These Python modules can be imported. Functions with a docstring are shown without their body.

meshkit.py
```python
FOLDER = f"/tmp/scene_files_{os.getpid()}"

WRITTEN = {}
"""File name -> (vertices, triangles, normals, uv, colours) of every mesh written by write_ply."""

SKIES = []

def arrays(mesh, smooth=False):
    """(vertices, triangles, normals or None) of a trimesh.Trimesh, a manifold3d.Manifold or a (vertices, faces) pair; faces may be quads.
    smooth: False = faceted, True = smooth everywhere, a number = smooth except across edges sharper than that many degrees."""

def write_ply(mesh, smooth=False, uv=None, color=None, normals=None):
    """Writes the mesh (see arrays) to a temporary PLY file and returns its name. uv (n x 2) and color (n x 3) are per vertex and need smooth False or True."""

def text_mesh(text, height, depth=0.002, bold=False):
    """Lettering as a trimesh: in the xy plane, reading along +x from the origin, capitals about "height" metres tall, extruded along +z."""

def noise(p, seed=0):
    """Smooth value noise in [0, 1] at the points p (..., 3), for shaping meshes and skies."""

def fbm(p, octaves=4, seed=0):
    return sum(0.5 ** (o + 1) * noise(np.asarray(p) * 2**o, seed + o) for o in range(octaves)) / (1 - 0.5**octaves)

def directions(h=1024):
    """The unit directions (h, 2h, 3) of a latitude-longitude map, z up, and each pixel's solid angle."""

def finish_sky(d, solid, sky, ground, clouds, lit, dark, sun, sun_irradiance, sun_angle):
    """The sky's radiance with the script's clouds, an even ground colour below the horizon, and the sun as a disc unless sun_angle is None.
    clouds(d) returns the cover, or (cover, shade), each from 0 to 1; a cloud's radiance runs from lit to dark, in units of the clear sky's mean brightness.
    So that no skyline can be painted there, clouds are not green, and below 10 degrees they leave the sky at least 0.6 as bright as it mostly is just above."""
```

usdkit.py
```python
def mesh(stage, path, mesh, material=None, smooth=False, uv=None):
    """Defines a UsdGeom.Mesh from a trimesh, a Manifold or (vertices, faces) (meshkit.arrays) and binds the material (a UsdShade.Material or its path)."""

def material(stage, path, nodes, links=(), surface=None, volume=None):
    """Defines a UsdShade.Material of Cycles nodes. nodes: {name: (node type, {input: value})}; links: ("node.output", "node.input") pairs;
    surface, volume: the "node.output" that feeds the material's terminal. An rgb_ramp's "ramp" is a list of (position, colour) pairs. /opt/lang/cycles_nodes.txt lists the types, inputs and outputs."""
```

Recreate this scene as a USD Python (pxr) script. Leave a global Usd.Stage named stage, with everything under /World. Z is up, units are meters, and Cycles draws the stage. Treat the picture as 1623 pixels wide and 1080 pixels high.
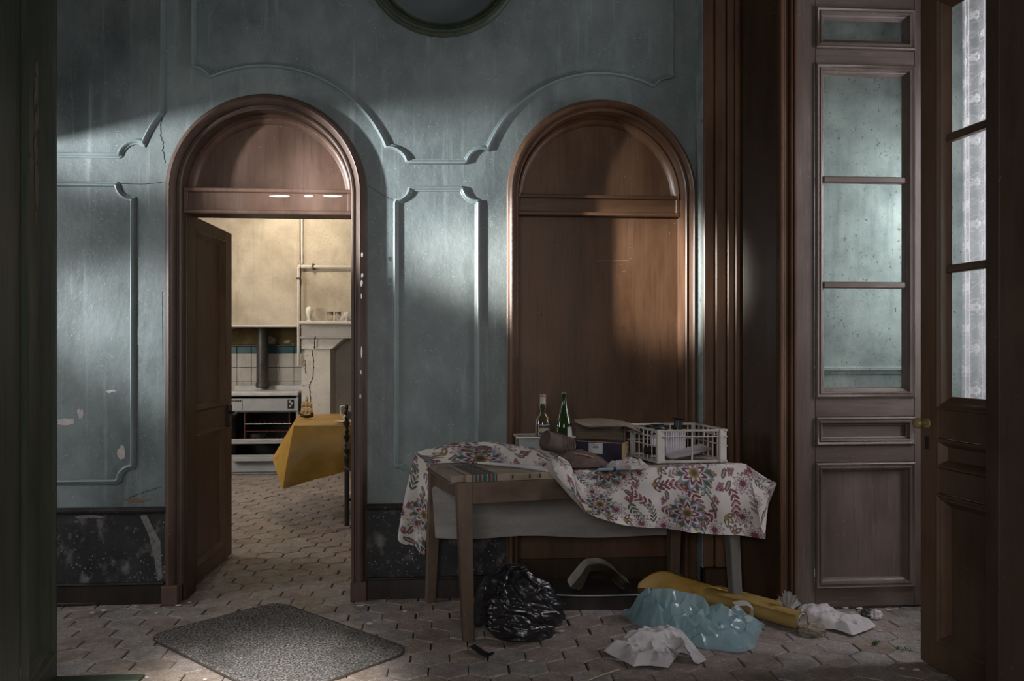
import math, random
import numpy as np, trimesh, usdkit, meshkit
from pxr import Usd, UsdGeom, UsdLux, UsdShade, Gf, Sdf, Vt
from shapely.geometry import Polygon, Point, LineString, box as sbox
from shapely.ops import unary_union

stage = Usd.Stage.CreateInMemory()
UsdGeom.SetStageUpAxis(stage, UsdGeom.Tokens.z)
UsdGeom.SetStageMetersPerUnit(stage, 1.0)
UsdGeom.Xform.Define(stage, '/World')
UsdGeom.Scope.Define(stage, '/World/Looks')
random.seed(7)
RNG = np.random.default_rng(11)
PI = math.pi

# ------------------------------------------------------------------ camera, lights, exposure
F, CX, HY, H = 1310.0, 811.5, 557.0, 1.35         # focal length in pixels, principal column, horizon row, eye height
TH = math.radians(4.2)
CT, ST = math.cos(TH), math.sin(TH)
EXPOSURE = 2.6
cam = UsdGeom.Camera.Define(stage, '/World/camera')
cam.AddTranslateOp().Set(Gf.Vec3d(0, 0, H))
cam.AddRotateXYZOp().Set(Gf.Vec3f(90, 0, -4.2))
cam.CreateHorizontalApertureAttr(36.0)
cam.CreateVerticalApertureAttr(36.0 * 1080 / 1623)
cam.CreateFocalLengthAttr(36.0 * F / 1623)
cam.CreateVerticalApertureOffsetAttr(36.0 * (HY - 540) / 1623)
cam.CreateClippingRangeAttr(Gf.Vec2f(0.05, 100))
cam.CreateExposureAttr(EXPOSURE)

def look_rot(d):
    """matrix whose -Z axis is d (light direction)"""
    z = -np.asarray(d, float); z /= np.linalg.norm(z)
    x = np.cross([0, 0, 1.0], z)
    x = np.array([1.0, 0, 0]) if np.linalg.norm(x) < 1e-6 else x / np.linalg.norm(x)
    y = np.cross(z, x)
    return x, y, z

def rect_light(name, pos, target, w, h, color, power):
    l = UsdLux.RectLight.Define(stage, '/World/' + name)
    x, y, z = look_rot(np.subtract(target, pos))
    m = Gf.Matrix4d(*x, 0, *y, 0, *z, 0, *pos, 1)
    l.AddTransformOp().Set(m)
    l.CreateWidthAttr(w); l.CreateHeightAttr(h); l.CreateColorAttr(Gf.Vec3f(*color)); l.CreateIntensityAttr(power)
    l.CreateNormalizeAttr(False)
    return l

def spot_light(name, pos, target, radius, color, power, angle, soft):
    l = UsdLux.SphereLight.Define(stage, '/World/' + name)
    x, y, z = look_rot(np.subtract(target, pos))
    l.AddTransformOp().Set(Gf.Matrix4d(*x, 0, *y, 0, *z, 0, *pos, 1))
    l.CreateRadiusAttr(radius); l.CreateColorAttr(Gf.Vec3f(*color)); l.CreateIntensityAttr(power)
    s = UsdLux.ShapingAPI.Apply(l.GetPrim())
    s.CreateShapingConeAngleAttr(angle); s.CreateShapingConeSoftnessAttr(soft)
    return l

# LIGHTS
dome = UsdLux.DomeLight.Define(stage, '/World/sky'); dome.CreateIntensityAttr(0.01); dome.CreateColorAttr(Gf.Vec3f(0.85, 0.95, 1.0))
rect_light('daylight_hall_window', (-3.62, 3.10, 2.0), (-0.2, 4.4, 1.6), 1.0, 1.3, (0.99, 0.99, 1.0), 1.25)
rect_light('added_front_fill', (-0.5, -1.6, 2.1), (0.0, 4.2, 0.3), 1.5, 1.2, (1.0, 0.96, 0.92), 1.9)  # added fill light behind the viewer, no doorway stands there
rect_light('daylight_side_room', (3.12, 4.56, 2.0), (1.9, 4.95, 1.7), 0.5, 1.2, (0.97, 1.0, 1.0), 1.5)
rect_light('daylight_porch', (3.15, 3.35, 1.9), (2.0, 3.2, 1.8), 0.5, 2.0, (0.98, 0.95, 1.0), 2.2)
rect_light('kitchen_daylight', (-4.1, 6.6, 2.1), (-1.6, 9.0, 1.2), 1.2, 1.2, (1.0, 0.92, 0.82), 2.6)
kb = UsdLux.SphereLight.Define(stage, '/World/kitchen_bulb'); kb.AddTranslateOp().Set(Gf.Vec3d(-1.65, 8.35, 2.75)); kb.CreateRadiusAttr(0.06); kb.CreateColorAttr(Gf.Vec3f(1.0, 0.87, 0.66)); kb.CreateIntensityAttr(50.0)
SP = (-3.5, 3.20, 2.2)
spot_light('added_spot', SP, (-0.40, 4.568, 2.22), 0.08, (0.97, 0.99, 1.0), 1300.0, 9, 1.0)  # this and the next three: added spots making soft pools of light
spot_light('added_spot_001', SP, (-1.70, 4.568, 2.55), 0.08, (0.97, 0.99, 1.0), 380.0, 11, 1.0)
spot_light('added_spot_002', SP, (-1.62, 4.568, 1.45), 0.08, (0.97, 0.99, 1.0), 300.0, 11, 1.0)
spot_light('added_spot_003', SP, (0.80, 4.60, 1.80), 0.08, (1.0, 0.96, 0.90), 3000.0, 5.6, 1.0)
spot_light('added_mat_spot', (-0.9, 0.9, 3.2), (-0.80, 3.20, 0.0), 0.10, (1.0, 0.97, 0.93), 750.0, 10, 1.0)  # added spot that brightens the door mat, no real source there

# ------------------------------------------------------------------ pixel rays of the calibrated camera (used to measure real positions)
def ray(px, py):
    X, U = (px - CX) / F, (HY - py) / F
    return np.array([X * CT + ST, -X * ST + CT, U])
def onY(px, py, Y):
    d = ray(px, py); t = Y / d[1]
    return np.array([d[0] * t, Y, H + d[2] * t])
def onZ(px, py, z=0.0):
    d = ray(px, py); t = (z - H) / d[2]
    return np.array([d[0] * t, d[1] * t, z])
def atD(px, py, D):
    d = ray(px, py)
    return np.array([d[0] * D, d[1] * D, H + d[2] * D])
def cw(X, Z, z=0.0):
    return np.array([X * CT + Z * ST, -X * ST + Z * CT, z])

# ------------------------------------------------------------------ scene graph helpers
USED = {}
LOC = {}
def numbered(parent, name):
    n = USED.get((parent, name), 0); USED[(parent, name)] = n + 1
    return name if n == 0 else '%s_%03d' % (name, n)
def settag(p, label=None, cat=None, group=None, kind=None):
    for k, v in (('label', label), ('category', cat), ('group', group), ('kind', kind)):
        if v: p.SetCustomDataByKey(k, v)
def thing(name, label=None, cat=None, loc=(0, 0, 0), group=None, kind=None):
    path = '/World/' + numbered('/World', name)
    x = UsdGeom.Xform.Define(stage, path)
    x.AddTranslateOp().Set(Gf.Vec3d(*map(float, loc)))
    settag(x.GetPrim(), label, cat, group, kind)
    LOC[path] = np.asarray(loc, float)
    return path
def part(parent, name, mesh, mat, smooth=35, label=None, kind=None, col=None):
    path = parent + '/' + numbered(parent, name)
    off = LOC.get(parent, np.zeros(3))
    v, f = mesh
    v = np.asarray(v, float) - off
    m = usdkit.mesh(stage, path, (v, np.asarray(f, int)), M[mat] if isinstance(mat, str) else mat, smooth=smooth)
    if col is not None:
        UsdGeom.PrimvarsAPI(m).CreatePrimvar('col', Sdf.ValueTypeNames.Color3fArray, 'vertex').Set(Vt.Vec3fArray.FromNumpy(np.asarray(col, np.float32)))
    settag(m.GetPrim(), label, None, None, kind)
    LOC[path] = off
    return path
def single(name, mesh, mat, label=None, cat=None, group=None, kind=None, smooth=35, col=None):
    v = np.asarray(mesh[0], float)
    base = np.array([(v[:, 0].min() + v[:, 0].max()) / 2, (v[:, 1].min() + v[:, 1].max()) / 2, v[:, 2].min()])
    path = '/World/' + numbered('/World', name)
    m = usdkit.mesh(stage, path, (v - base, np.asarray(mesh[1], int)), M[mat], smooth=smooth)
    m.AddTranslateOp().Set(Gf.Vec3d(*map(float, base)))
    if col is not None:
        UsdGeom.PrimvarsAPI(m).CreatePrimvar('col', Sdf.ValueTypeNames.Color3fArray, 'vertex').Set(Vt.Vec3fArray.FromNumpy(np.asarray(col, np.float32)))
    settag(m.GetPrim(), label, cat, group, kind)
    LOC[path] = base
    return path

# ------------------------------------------------------------------ mesh helpers: a mesh is (vertices, triangles)
def tri(f):
    f = np.asarray(f, int)
    return np.vstack([f[:, [0, 1, 2]], f[:, [0, 2, 3]]]) if f.shape[1] == 4 else f
def cat(*ms):
    vs, fs, n = [], [], 0
    for v, f in ms:
        v = np.asarray(v, float); vs.append(v); fs.append(tri(f) + n); n += len(v)
    return np.vstack(vs), np.vstack(fs)
def tm(m):
    return np.array(m.vertices), np.array(m.faces)
def grid(P, wrap_u=False, wrap_v=False):
    """P: (a, b, 3) array of points -> quads"""
    a, b = P.shape[:2]
    i = np.arange(a * b).reshape(a, b)
    if wrap_u: i = np.vstack([i, i[:1]])
    if wrap_v: i = np.hstack([i, i[:, :1]])
    f = np.stack([i[:-1, :-1], i[1:, :-1], i[1:, 1:], i[:-1, 1:]], -1).reshape(-1, 4)
    return P.reshape(-1, 3), tri(f)
_BOXC = None
def hbox(c, hx, hy, hz, ex=(1, 0, 0), ey=(0, 1, 0), ez=(0, 0, 1), bev=0.003):
    """chamfered box: centre, half sizes, axes"""
    global _BOXC
    if _BOXC is None:
        sg = [(a, b, d) for a in (-1, 1) for b in (-1, 1) for d in (-1, 1)]
        pts = [(s, k) for s in sg for k in range(3)]
        V = np.array([[s[j] * (1.0) for j in range(3)] for s, k in pts]); K = np.array([k for s, k in pts])
        W = V.copy()
        for i, k in enumerate(K):
            for j in range(3):
                if j != k: W[i, j] *= 0.9
        hull = trimesh.convex.convex_hull(W)
        # order hull vertices to our list
        idx = [int(np.argmin(((W - p) ** 2).sum(1))) for p in hull.vertices]
        _BOXC = (V, K, np.array(idx)[hull.faces])
    V, K, Fc = _BOXC
    hs = np.array([hx, hy, hz], float)
    b = min(bev, 0.45 * hs.min())
    P = V * hs
    for j in range(3):
        mask = K != j
        P[mask, j] -= np.sign(P[mask, j]) * b
    A = np.array([ex, ey, ez], float)
    return P @ A + np.asarray(c, float), Fc
def box(x0, x1, y0, y1, z0, z1, bev=0.003):
    return hbox(((x0 + x1) / 2, (y0 + y1) / 2, (z0 + z1) / 2), abs(x1 - x0) / 2, abs(y1 - y0) / 2, abs(z1 - z0) / 2, bev=bev)
def bar(p, q, w, h, up=(0, 0, 1), bev=0.003, w2=None, h2=None):
    """square bar from p to q, tapering to w2, h2"""
    p, q = np.asarray(p, float), np.asarray(q, float)
    d = q - p; L = np.linalg.norm(d); d /= L
    x = np.cross(up, d); x /= np.linalg.norm(x); y = np.cross(d, x)
    w2, h2 = w2 or w, h2 or h
    P = []
    for (c, a, b_) in ((p, w, h), (q, w2, h2)):
        for sx, sy in ((-1, -1), (1, -1), (1, 1), (-1, 1)):
            bb = min(bev, a * .3)
            ring = [(sx * (a / 2 - bb), sy * b_ / 2), (sx * a / 2, sy * (b_ / 2 - bb))]
            if sx * sy > 0: ring = ring[::-1]
            for (u, v_) in ring: P.append(c + x * u + y * v_)
    P = np.array(P)
    f = [[i, (i + 1) % 8, 8 + (i + 1) % 8, 8 + i] for i in range(8)]
    f = tri(f).tolist()
    for i in range(1, 7): f.append([0, i + 1, i]); f.append([8, 8 + i, 9 + i])
    return P, np.array(f)
def tube(pts, r, n=8, closed=False):
    pts = np.asarray(pts, float); N = len(pts)
    r = np.full(N, r) if np.ndim(r) == 0 else np.asarray(r, float)
    t = np.gradient(pts, axis=0)
    if closed: t = np.roll(pts, -1, 0) - np.roll(pts, 1, 0)
    t /= np.maximum(np.linalg.norm(t, axis=1, keepdims=True), 1e-9)
    u = np.cross(t[0], [0.13, 0.2, 1.0]); u /= np.linalg.norm(u)
    P = []
    for i in range(N):
        u = u - t[i] * np.dot(u, t[i]); u /= np.linalg.norm(u); w = np.cross(t[i], u)
        a = np.linspace(0, 2 * PI, n, endpoint=False)
        P.append(pts[i] + r[i] * (np.cos(a)[:, None] * u + np.sin(a)[:, None] * w))
    v, f = grid(np.array(P), wrap_u=closed, wrap_v=True)
    if not closed:
        v = np.vstack([v, pts[0], pts[-1]]); k = len(v)
        caps = [[k - 2, (i + 1) % n, i] for i in range(n)] + [[k - 1, (N - 1) * n + i, (N - 1) * n + (i + 1) % n] for i in range(n)]
        f = np.vstack([f, caps])
    return v, f
def lathe(prof, c=(0, 0, 0), n=28, ax=None, closed=False):
    """prof: [(r, h)]; axis +z by default or along ax"""
    prof = np.asarray(prof, float)
    if ax is None: X, Y, Z = np.eye(3)
    else:
        Z = np.asarray(ax, float) / np.linalg.norm(ax); X = np.cross(Z, [0.3, 0.1, 1.0] if abs(Z[2]) < .9 else [1, 0, 0]); X /= np.linalg.norm(X); Y = np.cross(Z, X)
    a = np.linspace(0, 2 * PI, n, endpoint=False)
    P = np.asarray(c, float) + prof[:, 0][:, None, None] * (np.cos(a)[None, :, None] * X + np.sin(a)[None, :, None] * Y) + prof[:, 1][:, None, None] * Z
    return grid(P, wrap_u=closed, wrap_v=True)
def spline(pts, n):
    pts = np.asarray(pts, float)
    from scipy.interpolate import PchipInterpolator
    s = np.r_[0, np.cumsum(np.linalg.norm(np.diff(pts, axis=0), axis=1))]
    return PchipInterpolator(s, pts)(np.linspace(0, s[-1], n))
def fb(p, sc, oct=4, seed=0):
    return meshkit.fbm(np.asarray(p, float) * sc + 37.0, oct, seed) - 0.5
def ridge(p, sc, oct=3, seed=0):
    p = np.asarray(p, float); out = 0
    for o in range(oct):
        out = out + 0.5 ** o * (1 - np.abs(2 * meshkit.noise(p * sc * 2 ** o + 51.3, seed + o) - 1))
    return out / (2 - 0.5 ** (oct - 1))

class Fr:
    """a local plane: u along ex, v along ez, n outwards along en"""
    def __init__(s, O, ex, en, ez=(0, 0, 1)):
        s.O, s.ex, s.ez, s.en = (np.asarray(a, float) for a in (O, ex, ez, en))
        s.ex /= np.linalg.norm(s.ex); s.en /= np.linalg.norm(s.en)
    def pt(s, u, v, n=0.0):
        return s.O + s.ex * u + s.ez * v + s.en * n
    def box(s, u0, u1, v0, v1, n0, n1, bev=0.003):
        return hbox(s.pt((u0 + u1) / 2, (v0 + v1) / 2, (n0 + n1) / 2), abs(u1 - u0) / 2, abs(n1 - n0) / 2, abs(v1 - v0) / 2, s.ex, s.en, s.ez, bev)
    def sweep(s, path, prof, closed=False):
        path = np.asarray(path, float); prof = np.asarray(prof, float)
        d = np.diff(np.vstack([path, path[:1]]) if closed else path, axis=0)
        d /= np.linalg.norm(d, axis=1, keepdims=True)
        nn = np.stack([-d[:, 1], d[:, 0]], 1)
        if closed: a, b = np.roll(nn, 1, 0), nn
        else: a, b = np.vstack([nn[:1], nn]), np.vstack([nn, nn[-1:]])
        m = (a + b) / np.maximum(1 + (a * b).sum(1, keepdims=True), 0.25)
        Q = path[:, None, :] + m[:, None, :] * prof[None, :, :1]
        P = s.O + Q[..., :1] * s.ex + Q[..., 1:] * s.ez + prof[None, :, 1:] * s.en
        v, f = grid(P, wrap_u=closed)
        if not closed:                                   # end caps
            k = len(prof); N = len(path)
            f = np.vstack([f, [[0, i, i + 1] for i in range(1, k - 1)], [[(N - 1) * k, (N - 1) * k + i + 1, (N - 1) * k + i] for i in range(1, k - 1)]])
        return v, f
    def poly(s, pg, n0, n1):
        """shapely polygon in (u, v) extruded from n0 to n1"""
        out = []
        for g in (pg.geoms if hasattr(pg, 'geoms') else [pg]):
            m = trimesh.creation.extrude_polygon(g, abs(n1 - n0), engine='earcut')
            v = np.array(m.vertices)
            out.append((s.O + v[:, :1] * s.ex + v[:, 1:2] * s.ez + (min(n0, n1) + v[:, 2:]) * s.en, np.array(m.faces)))
        return cat(*out)
def rect(u0, u1, v0, v1):
    return [(u0, v0), (u1, v0), (u1, v1), (u0, v1)]
def arc(cx, cy, r, a0, a1, n):
    a = np.radians(np.linspace(a0, a1, n))
    return np.stack([cx + r * np.cos(a), cy + r * np.sin(a)], 1)
def blob(cx, cy, rx, ry, seed, n=26, rough=0.35):
    r = np.random.default_rng(seed)
    a = np.linspace(0, 2 * PI, n, endpoint=False)
    k = 1 + rough * sum(r.normal() * np.cos(j * a + r.uniform(0, 6)) / j ** .7 for j in (1, 2, 3, 5, 7)) * .5
    k = np.clip(k, .3, 1.2)
    return Polygon(np.stack([cx + rx * k * np.cos(a), cy + ry * k * np.sin(a)], 1)).buffer(0)

# ------------------------------------------------------------------ materials
M = {}
def mk(name, nodes, links, surface='p.BSDF'):
    M[name] = usdkit.material(stage, '/World/Looks/' + name, nodes, links, surface=surface)
def noisy(name, stops, scale=(3, 3, 3), detail=6, rough=0.55, bump=0.0, bscale=(40, 40, 40), bdist=0.004, spec=0.3, grain=None, speck=None, dirt=None, sheen=0.0, rrange=None, distortion=0.0, drip=None, blotch=None, extra=None):
    """principled with a noise ramp; grain: (scale vec, colour, amount); speck: (scale, colour, size, amount); dirt: (scale vec, colour, lo, hi)"""
    n = {'g': ('geometry', {}), 'm': ('mapping', {'mapping_type': 'point', 'scale': scale}), 'n': ('noise_texture', {'scale': 1.0, 'detail': float(detail), 'roughness': 0.6, 'distortion': distortion}),
         'r': ('rgb_ramp', {'ramp': stops}), 'p': ('principled_bsdf', {'roughness': rough, 'specular_ior_level': spec, 'sheen_weight': sheen})}
    l = [('g.position', 'm.vector'), ('m.vector', 'n.vector'), ('n.fac', 'r.fac')]
    cur = 'r.color'
    k = 0
    def layer(fac, col):
        nonlocal cur, k
        n['mx%d' % k] = ('mix_color', {'b': col, 'blend_type': 'mix'})
        l.extend([(fac, 'mx%d.fac' % k), (cur, 'mx%d.a' % k)]); cur = 'mx%d.result' % k; k += 1
    for q, (sc, colr, lo, hi, amt) in enumerate([x for x in [grain, dirt, drip, blotch] if x] + (extra or [])):
        n['lm%d' % q] = ('mapping', {'mapping_type': 'point', 'scale': sc, 'location': (3.1 * q, 1.7 * q, 0.9 * q)})
        n['ln%d' % q] = ('noise_texture', {'scale': 1.0, 'detail': 5.0, 'roughness': 0.6})
        n['lr%d' % q] = ('map_range', {'from_min': lo, 'from_max': hi, 'to_min': 0.0, 'to_max': amt, 'clamp': True})
        l += [('g.position', 'lm%d.vector' % q), ('lm%d.vector' % q, 'ln%d.vector' % q), ('ln%d.fac' % q, 'lr%d.value' % q)]
        layer('lr%d.result' % q, colr)
    if speck:
        sc, colr, size, amt = speck
        n['sv'] = ('voronoi_texture', {'scale': float(sc), 'randomness': 1.0})
        n['sr'] = ('map_range', {'from_min': size, 'from_max': size * .5, 'to_min': 0.0, 'to_max': amt, 'clamp': True})
        n['sn'] = ('noise_texture', {'scale': sc * .12, 'detail': 2.0})
        n['sk'] = ('map_range', {'from_min': .48, 'from_max': .62, 'to_min': 0.0, 'to_max': 1.0, 'clamp': True})
        n['sm'] = ('math', {'math_type': 'multiply'})
        l += [('g.position', 'sv.vector'), ('sv.distance', 'sr.value'), ('g.position', 'sn.vector'), ('sn.fac', 'sk.value'), ('sr.result', 'sm.value1'), ('sk.result', 'sm.value2')]
        layer('sm.value', colr)
    l.append((cur, 'p.base_color'))
    if rrange:
        n['rr'] = ('map_range', {'from_min': .3, 'from_max': .7, 'to_min': rrange[0], 'to_max': rrange[1], 'clamp': True})
        l += [('n.fac', 'rr.value'), ('rr.result', 'p.roughness')]
    if bump:
        n['bm'] = ('mapping', {'mapping_type': 'point', 'scale': bscale}); n['bn'] = ('noise_texture', {'scale': 1.0, 'detail': 5.0, 'roughness': .65})
        n['b'] = ('bump', {'strength': bump, 'distance': bdist})
        l += [('g.position', 'bm.vector'), ('bm.vector', 'bn.vector'), ('bn.fac', 'b.height'), ('b.normal', 'p.normal')]
    mk(name, n, l)
def flat(name, col, rough=.5, metallic=0.0, spec=.4, var=.15, sc=25, bump=0.0, **kw):
    c = np.array(col, float)
    noisy(name, [(.3, tuple(c * (1 - var))), (.7, tuple(np.minimum(c * (1 + var), 1)))], (sc, sc, sc), 4, rough, bump, spec=spec, **kw)

# plaster
noisy('plaster_blue', [(.28, (.090, .112, .114)), (.5, (.146, .175, .177)), (.72, (.205, .238, .239))], (1.9, 1.9, 1.5), 7, .55, .42, (34, 34, 26), .005, .35,
      grain=((9, 9, 5), (.225, .28, .285), .5, .78, .55), dirt=((3.2, 3.2, 1.6), (.070, .086, .088), .50, .72, .7), drip=((22, 22, 1.1), (.29, .34, .345), .58, .76, .55), extra=[((75, 75, 60), (.26, .30, .30), .60, .72, .5)], speck=(55, (.42, .45, .45), .16, .8), rrange=(.42, .62),
      blotch=((40, 40, 40), (.1, .13, .135), .62, .75, .6))
noisy('moulding_blue', [(.25, (.135, .172, .178)), (.75, (.21, .255, .26))], (6, 6, 4), 6, .42, .25, (35, 35, 25), .003, .45, speck=(60, (.4, .42, .42), .16, .8))
noisy('dado_black', [(.25, (.012, .012, .013)), (.55, (.026, .026, .028)), (.8, (.06, .058, .058))], (5, 5, 5), 8, .6, .6, (28, 28, 28), .006, .3,
      grain=((11, 11, 8), (.16, .155, .155), .55, .70, .85), dirt=((40, 40, 40), (.25, .24, .235), .62, .72, .6), speck=(45, (.4, .38, .37), .2, .8))
noisy('rail_black', [(.3, (.014, .013, .013)), (.7, (.04, .036, .034))], (8, 8, 20), 6, .5, .3, (20, 20, 60), .003, .3, speck=(50, (.25, .2, .17), .2, .7))
flat('plaster_bare', (.42, .39, .38), .9, bump=.4, sc=40)
noisy('plaster_dim', [(.3, (.07, .09, .095)), (.7, (.10, .125, .13))], (2, 2, 2), 6, .8)
noisy('plaster_pale', [(.3, (.17, .20, .20)), (.5, (.30, .345, .34)), (.7, (.42, .46, .45))], (2.6, 2.6, 3.0), 8, .8, .5, (24, 24, 24), .006, .2,
      grain=((5, 5, 4), (.15, .18, .18), .52, .72, .6), dirt=((60, 60, 50), (.04, .04, .04), .62, .68, .85), drip=((14, 14, 1.2), (.16, .19, .19), .52, .72, .7))
noisy('ceiling_plaster', [(.3, (.12, .13, .13)), (.7, (.18, .19, .19))], (2, 2, 2), 5, .9)
# painted / varnished wood
def wood(name, dark, mid, light, grain_axis='z', rough=.42, spec=.4, sp=.9, speck_col=(.45, .40, .36), dust=None, blotch=1.0):
    g = {'z': (60, 60, 3.0), 'x': (3.0, 60, 60), 'y': (60, 3.0, 60)}[grain_axis]
    s = {'z': (5, 5, 1.2), 'x': (1.2, 5, 5), 'y': (5, 1.2, 5)}[grain_axis]
    noisy(name, [(.25, dark), (.5, mid), (.78, light)], s, 7, rough, .25, g, .002, spec, grain=(g, tuple(np.array(dark) * .75), .5, .75, .55), dirt=((2.3, 2.3, 1.9), tuple(np.array(light) * 1.25), .52, .75, .5 * blotch),
          speck=(34, speck_col, .075, sp), rrange=(rough - .08, rough + .14), drip=dust)
wood('wood_casing', (.052, .032, .024), (.084, .053, .040), (.130, .084, .064))
wood('wood_door', (.052, .024, .011), (.086, .042, .020), (.130, .068, .036))
wood('wood_panel_x', (.052, .024, .011), (.086, .042, .020), (.130, .068, .036), 'x')
wood('wood_tympanum', (.076, .041, .028), (.110, .063, .044), (.165, .098, .072), 'z', .36)
wood('wood_leaf', (0.0832, 0.0468, 0.0286), (0.13, 0.0767, 0.0494), (0.2015, 0.1261, 0.0871), 'z', .45, speck_col=(.5, .42, .36))
wood('wood_architrave', (.064, .032, .018), (.104, .055, .032), (.155, .088, .056), 'z', .36, .5)
wood('wood_dark', (0.0224, 0.0112, 0.0048), (0.0336, 0.0176, 0.008), (0.0528, 0.0288, 0.0144), 'z', .45, .35)
wood('wood_glazed', (0.077, 0.055, 0.0462), (0.11, 0.0825, 0.0704), (0.1595, 0.1243, 0.11), 'z', .42, .45, dust=((70, 70, 6), (.24, .2, .185), .60, .75, .5))
wood('wood_glazed_x', (.070, .050, .042), (.100, .075, .064), (.145, .113, .100), 'x', .42, .45, dust=((6, 70, 70), (.24, .2, .185), .60, .75, .5))
wood('wood_right', (0.068, 0.0361, 0.0191), (0.1105, 0.0616, 0.034), (0.17, 0.0999, 0.0595), 'z', .4, .45)
wood('wood_frame', (0.0264, 0.0156, 0.0108), (0.0432, 0.0264, 0.018), (0.066, 0.042, 0.0288), 'z', .5, .3)
wood('wood_table', (.055, .036, .024), (.105, .072, .050), (.175, .130, .098), 'z', .6, .3, speck_col=(.4, .36, .32))
wood('wood_table_x', (.055, .036, .024), (.105, .072, .050), (.175, .130, .098), 'x', .6, .3, speck_col=(.4, .36, .32))
wood('wood_top', (.13, .105, .085), (.20, .165, .135), (.28, .235, .20), 'x', .65, .25)
wood('wood_grey', (.075, .066, .060), (.12, .108, .10), (.19, .175, .165), 'z', .6, .3)
wood('wood_chair', (.010, .007, .006), (.018, .012, .010), (.03, .02, .017), 'z', .35, .5)
wood('wood_kitchen', (.022, .012, .007), (.038, .021, .013), (.06, .036, .022), 'z', .5)
noisy('green_paint', [(.25, (.034, .042, .030)), (.5, (.052, .064, .044)), (.78, (.082, .094, .062))], (6, 6, 1.5), 7, .5, .4, (50, 50, 4), .003, .35, grain=((40, 40, 3), (.012, .015, .010), .5, .75, .6), speck=(30, (.22, .2, .14), .06, .9), dirt=((2, 2, 1), (.06, .07, .04), .5, .8, .5))
flat('primer_beige', (.17, .145, .115), .85, bump=.3, sc=60)
flat('groove_black', (.006, .006, .006), .6)
# floor
def tile_mat(name, a, b, c):
    noisy(name, [(.25, a), (.5, b), (.78, c)], (18, 18, 18), 9, .62, .9, (90, 90, 90), .004, .3, grain=((55, 55, 55), tuple(np.array(c) * 1.4), .56, .70, .8), dirt=((5, 5, 5), tuple(np.array(a) * .6), .48, .70, .75), extra=[((130, 130, 130), tuple(np.array(a) * .45), .56, .66, .8)], speck=(70, (.03, .026, .023), .2, .9))
tile_mat('tile_taupe', (0.2031, 0.1706, 0.1544), (0.2844, 0.2438, 0.2243), (0.3819, 0.3331, 0.3087))
tile_mat('tile_brown', (0.1875, 0.1475, 0.1225), (0.2687, 0.22, 0.1875), (0.3625, 0.3, 0.26))
tile_mat('tile_grey', (0.2031, 0.182, 0.1723), (0.2925, 0.2632, 0.2486), (0.3981, 0.3608, 0.3413))
tile_mat('tile_rose', (0.2113, 0.1658, 0.1495), (0.2925, 0.2356, 0.2145), (0.39, 0.325, 0.299))
noisy('grout', [(.3, (.018, .015, .013)), (.7, (.05, .043, .038))], (30, 30, 30), 6, .9)
noisy('rug_fibre', [(.34, (.03, .027, .025)), (.5, (.12, .112, .107)), (.66, (.30, .285, .28))], (95, 95, 95), 5, .95, .9, (150, 150, 150), .006, .1, dirt=((3.5, 3.5, 3.5), (.03, .027, .025), .5, .7, .55))
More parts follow.
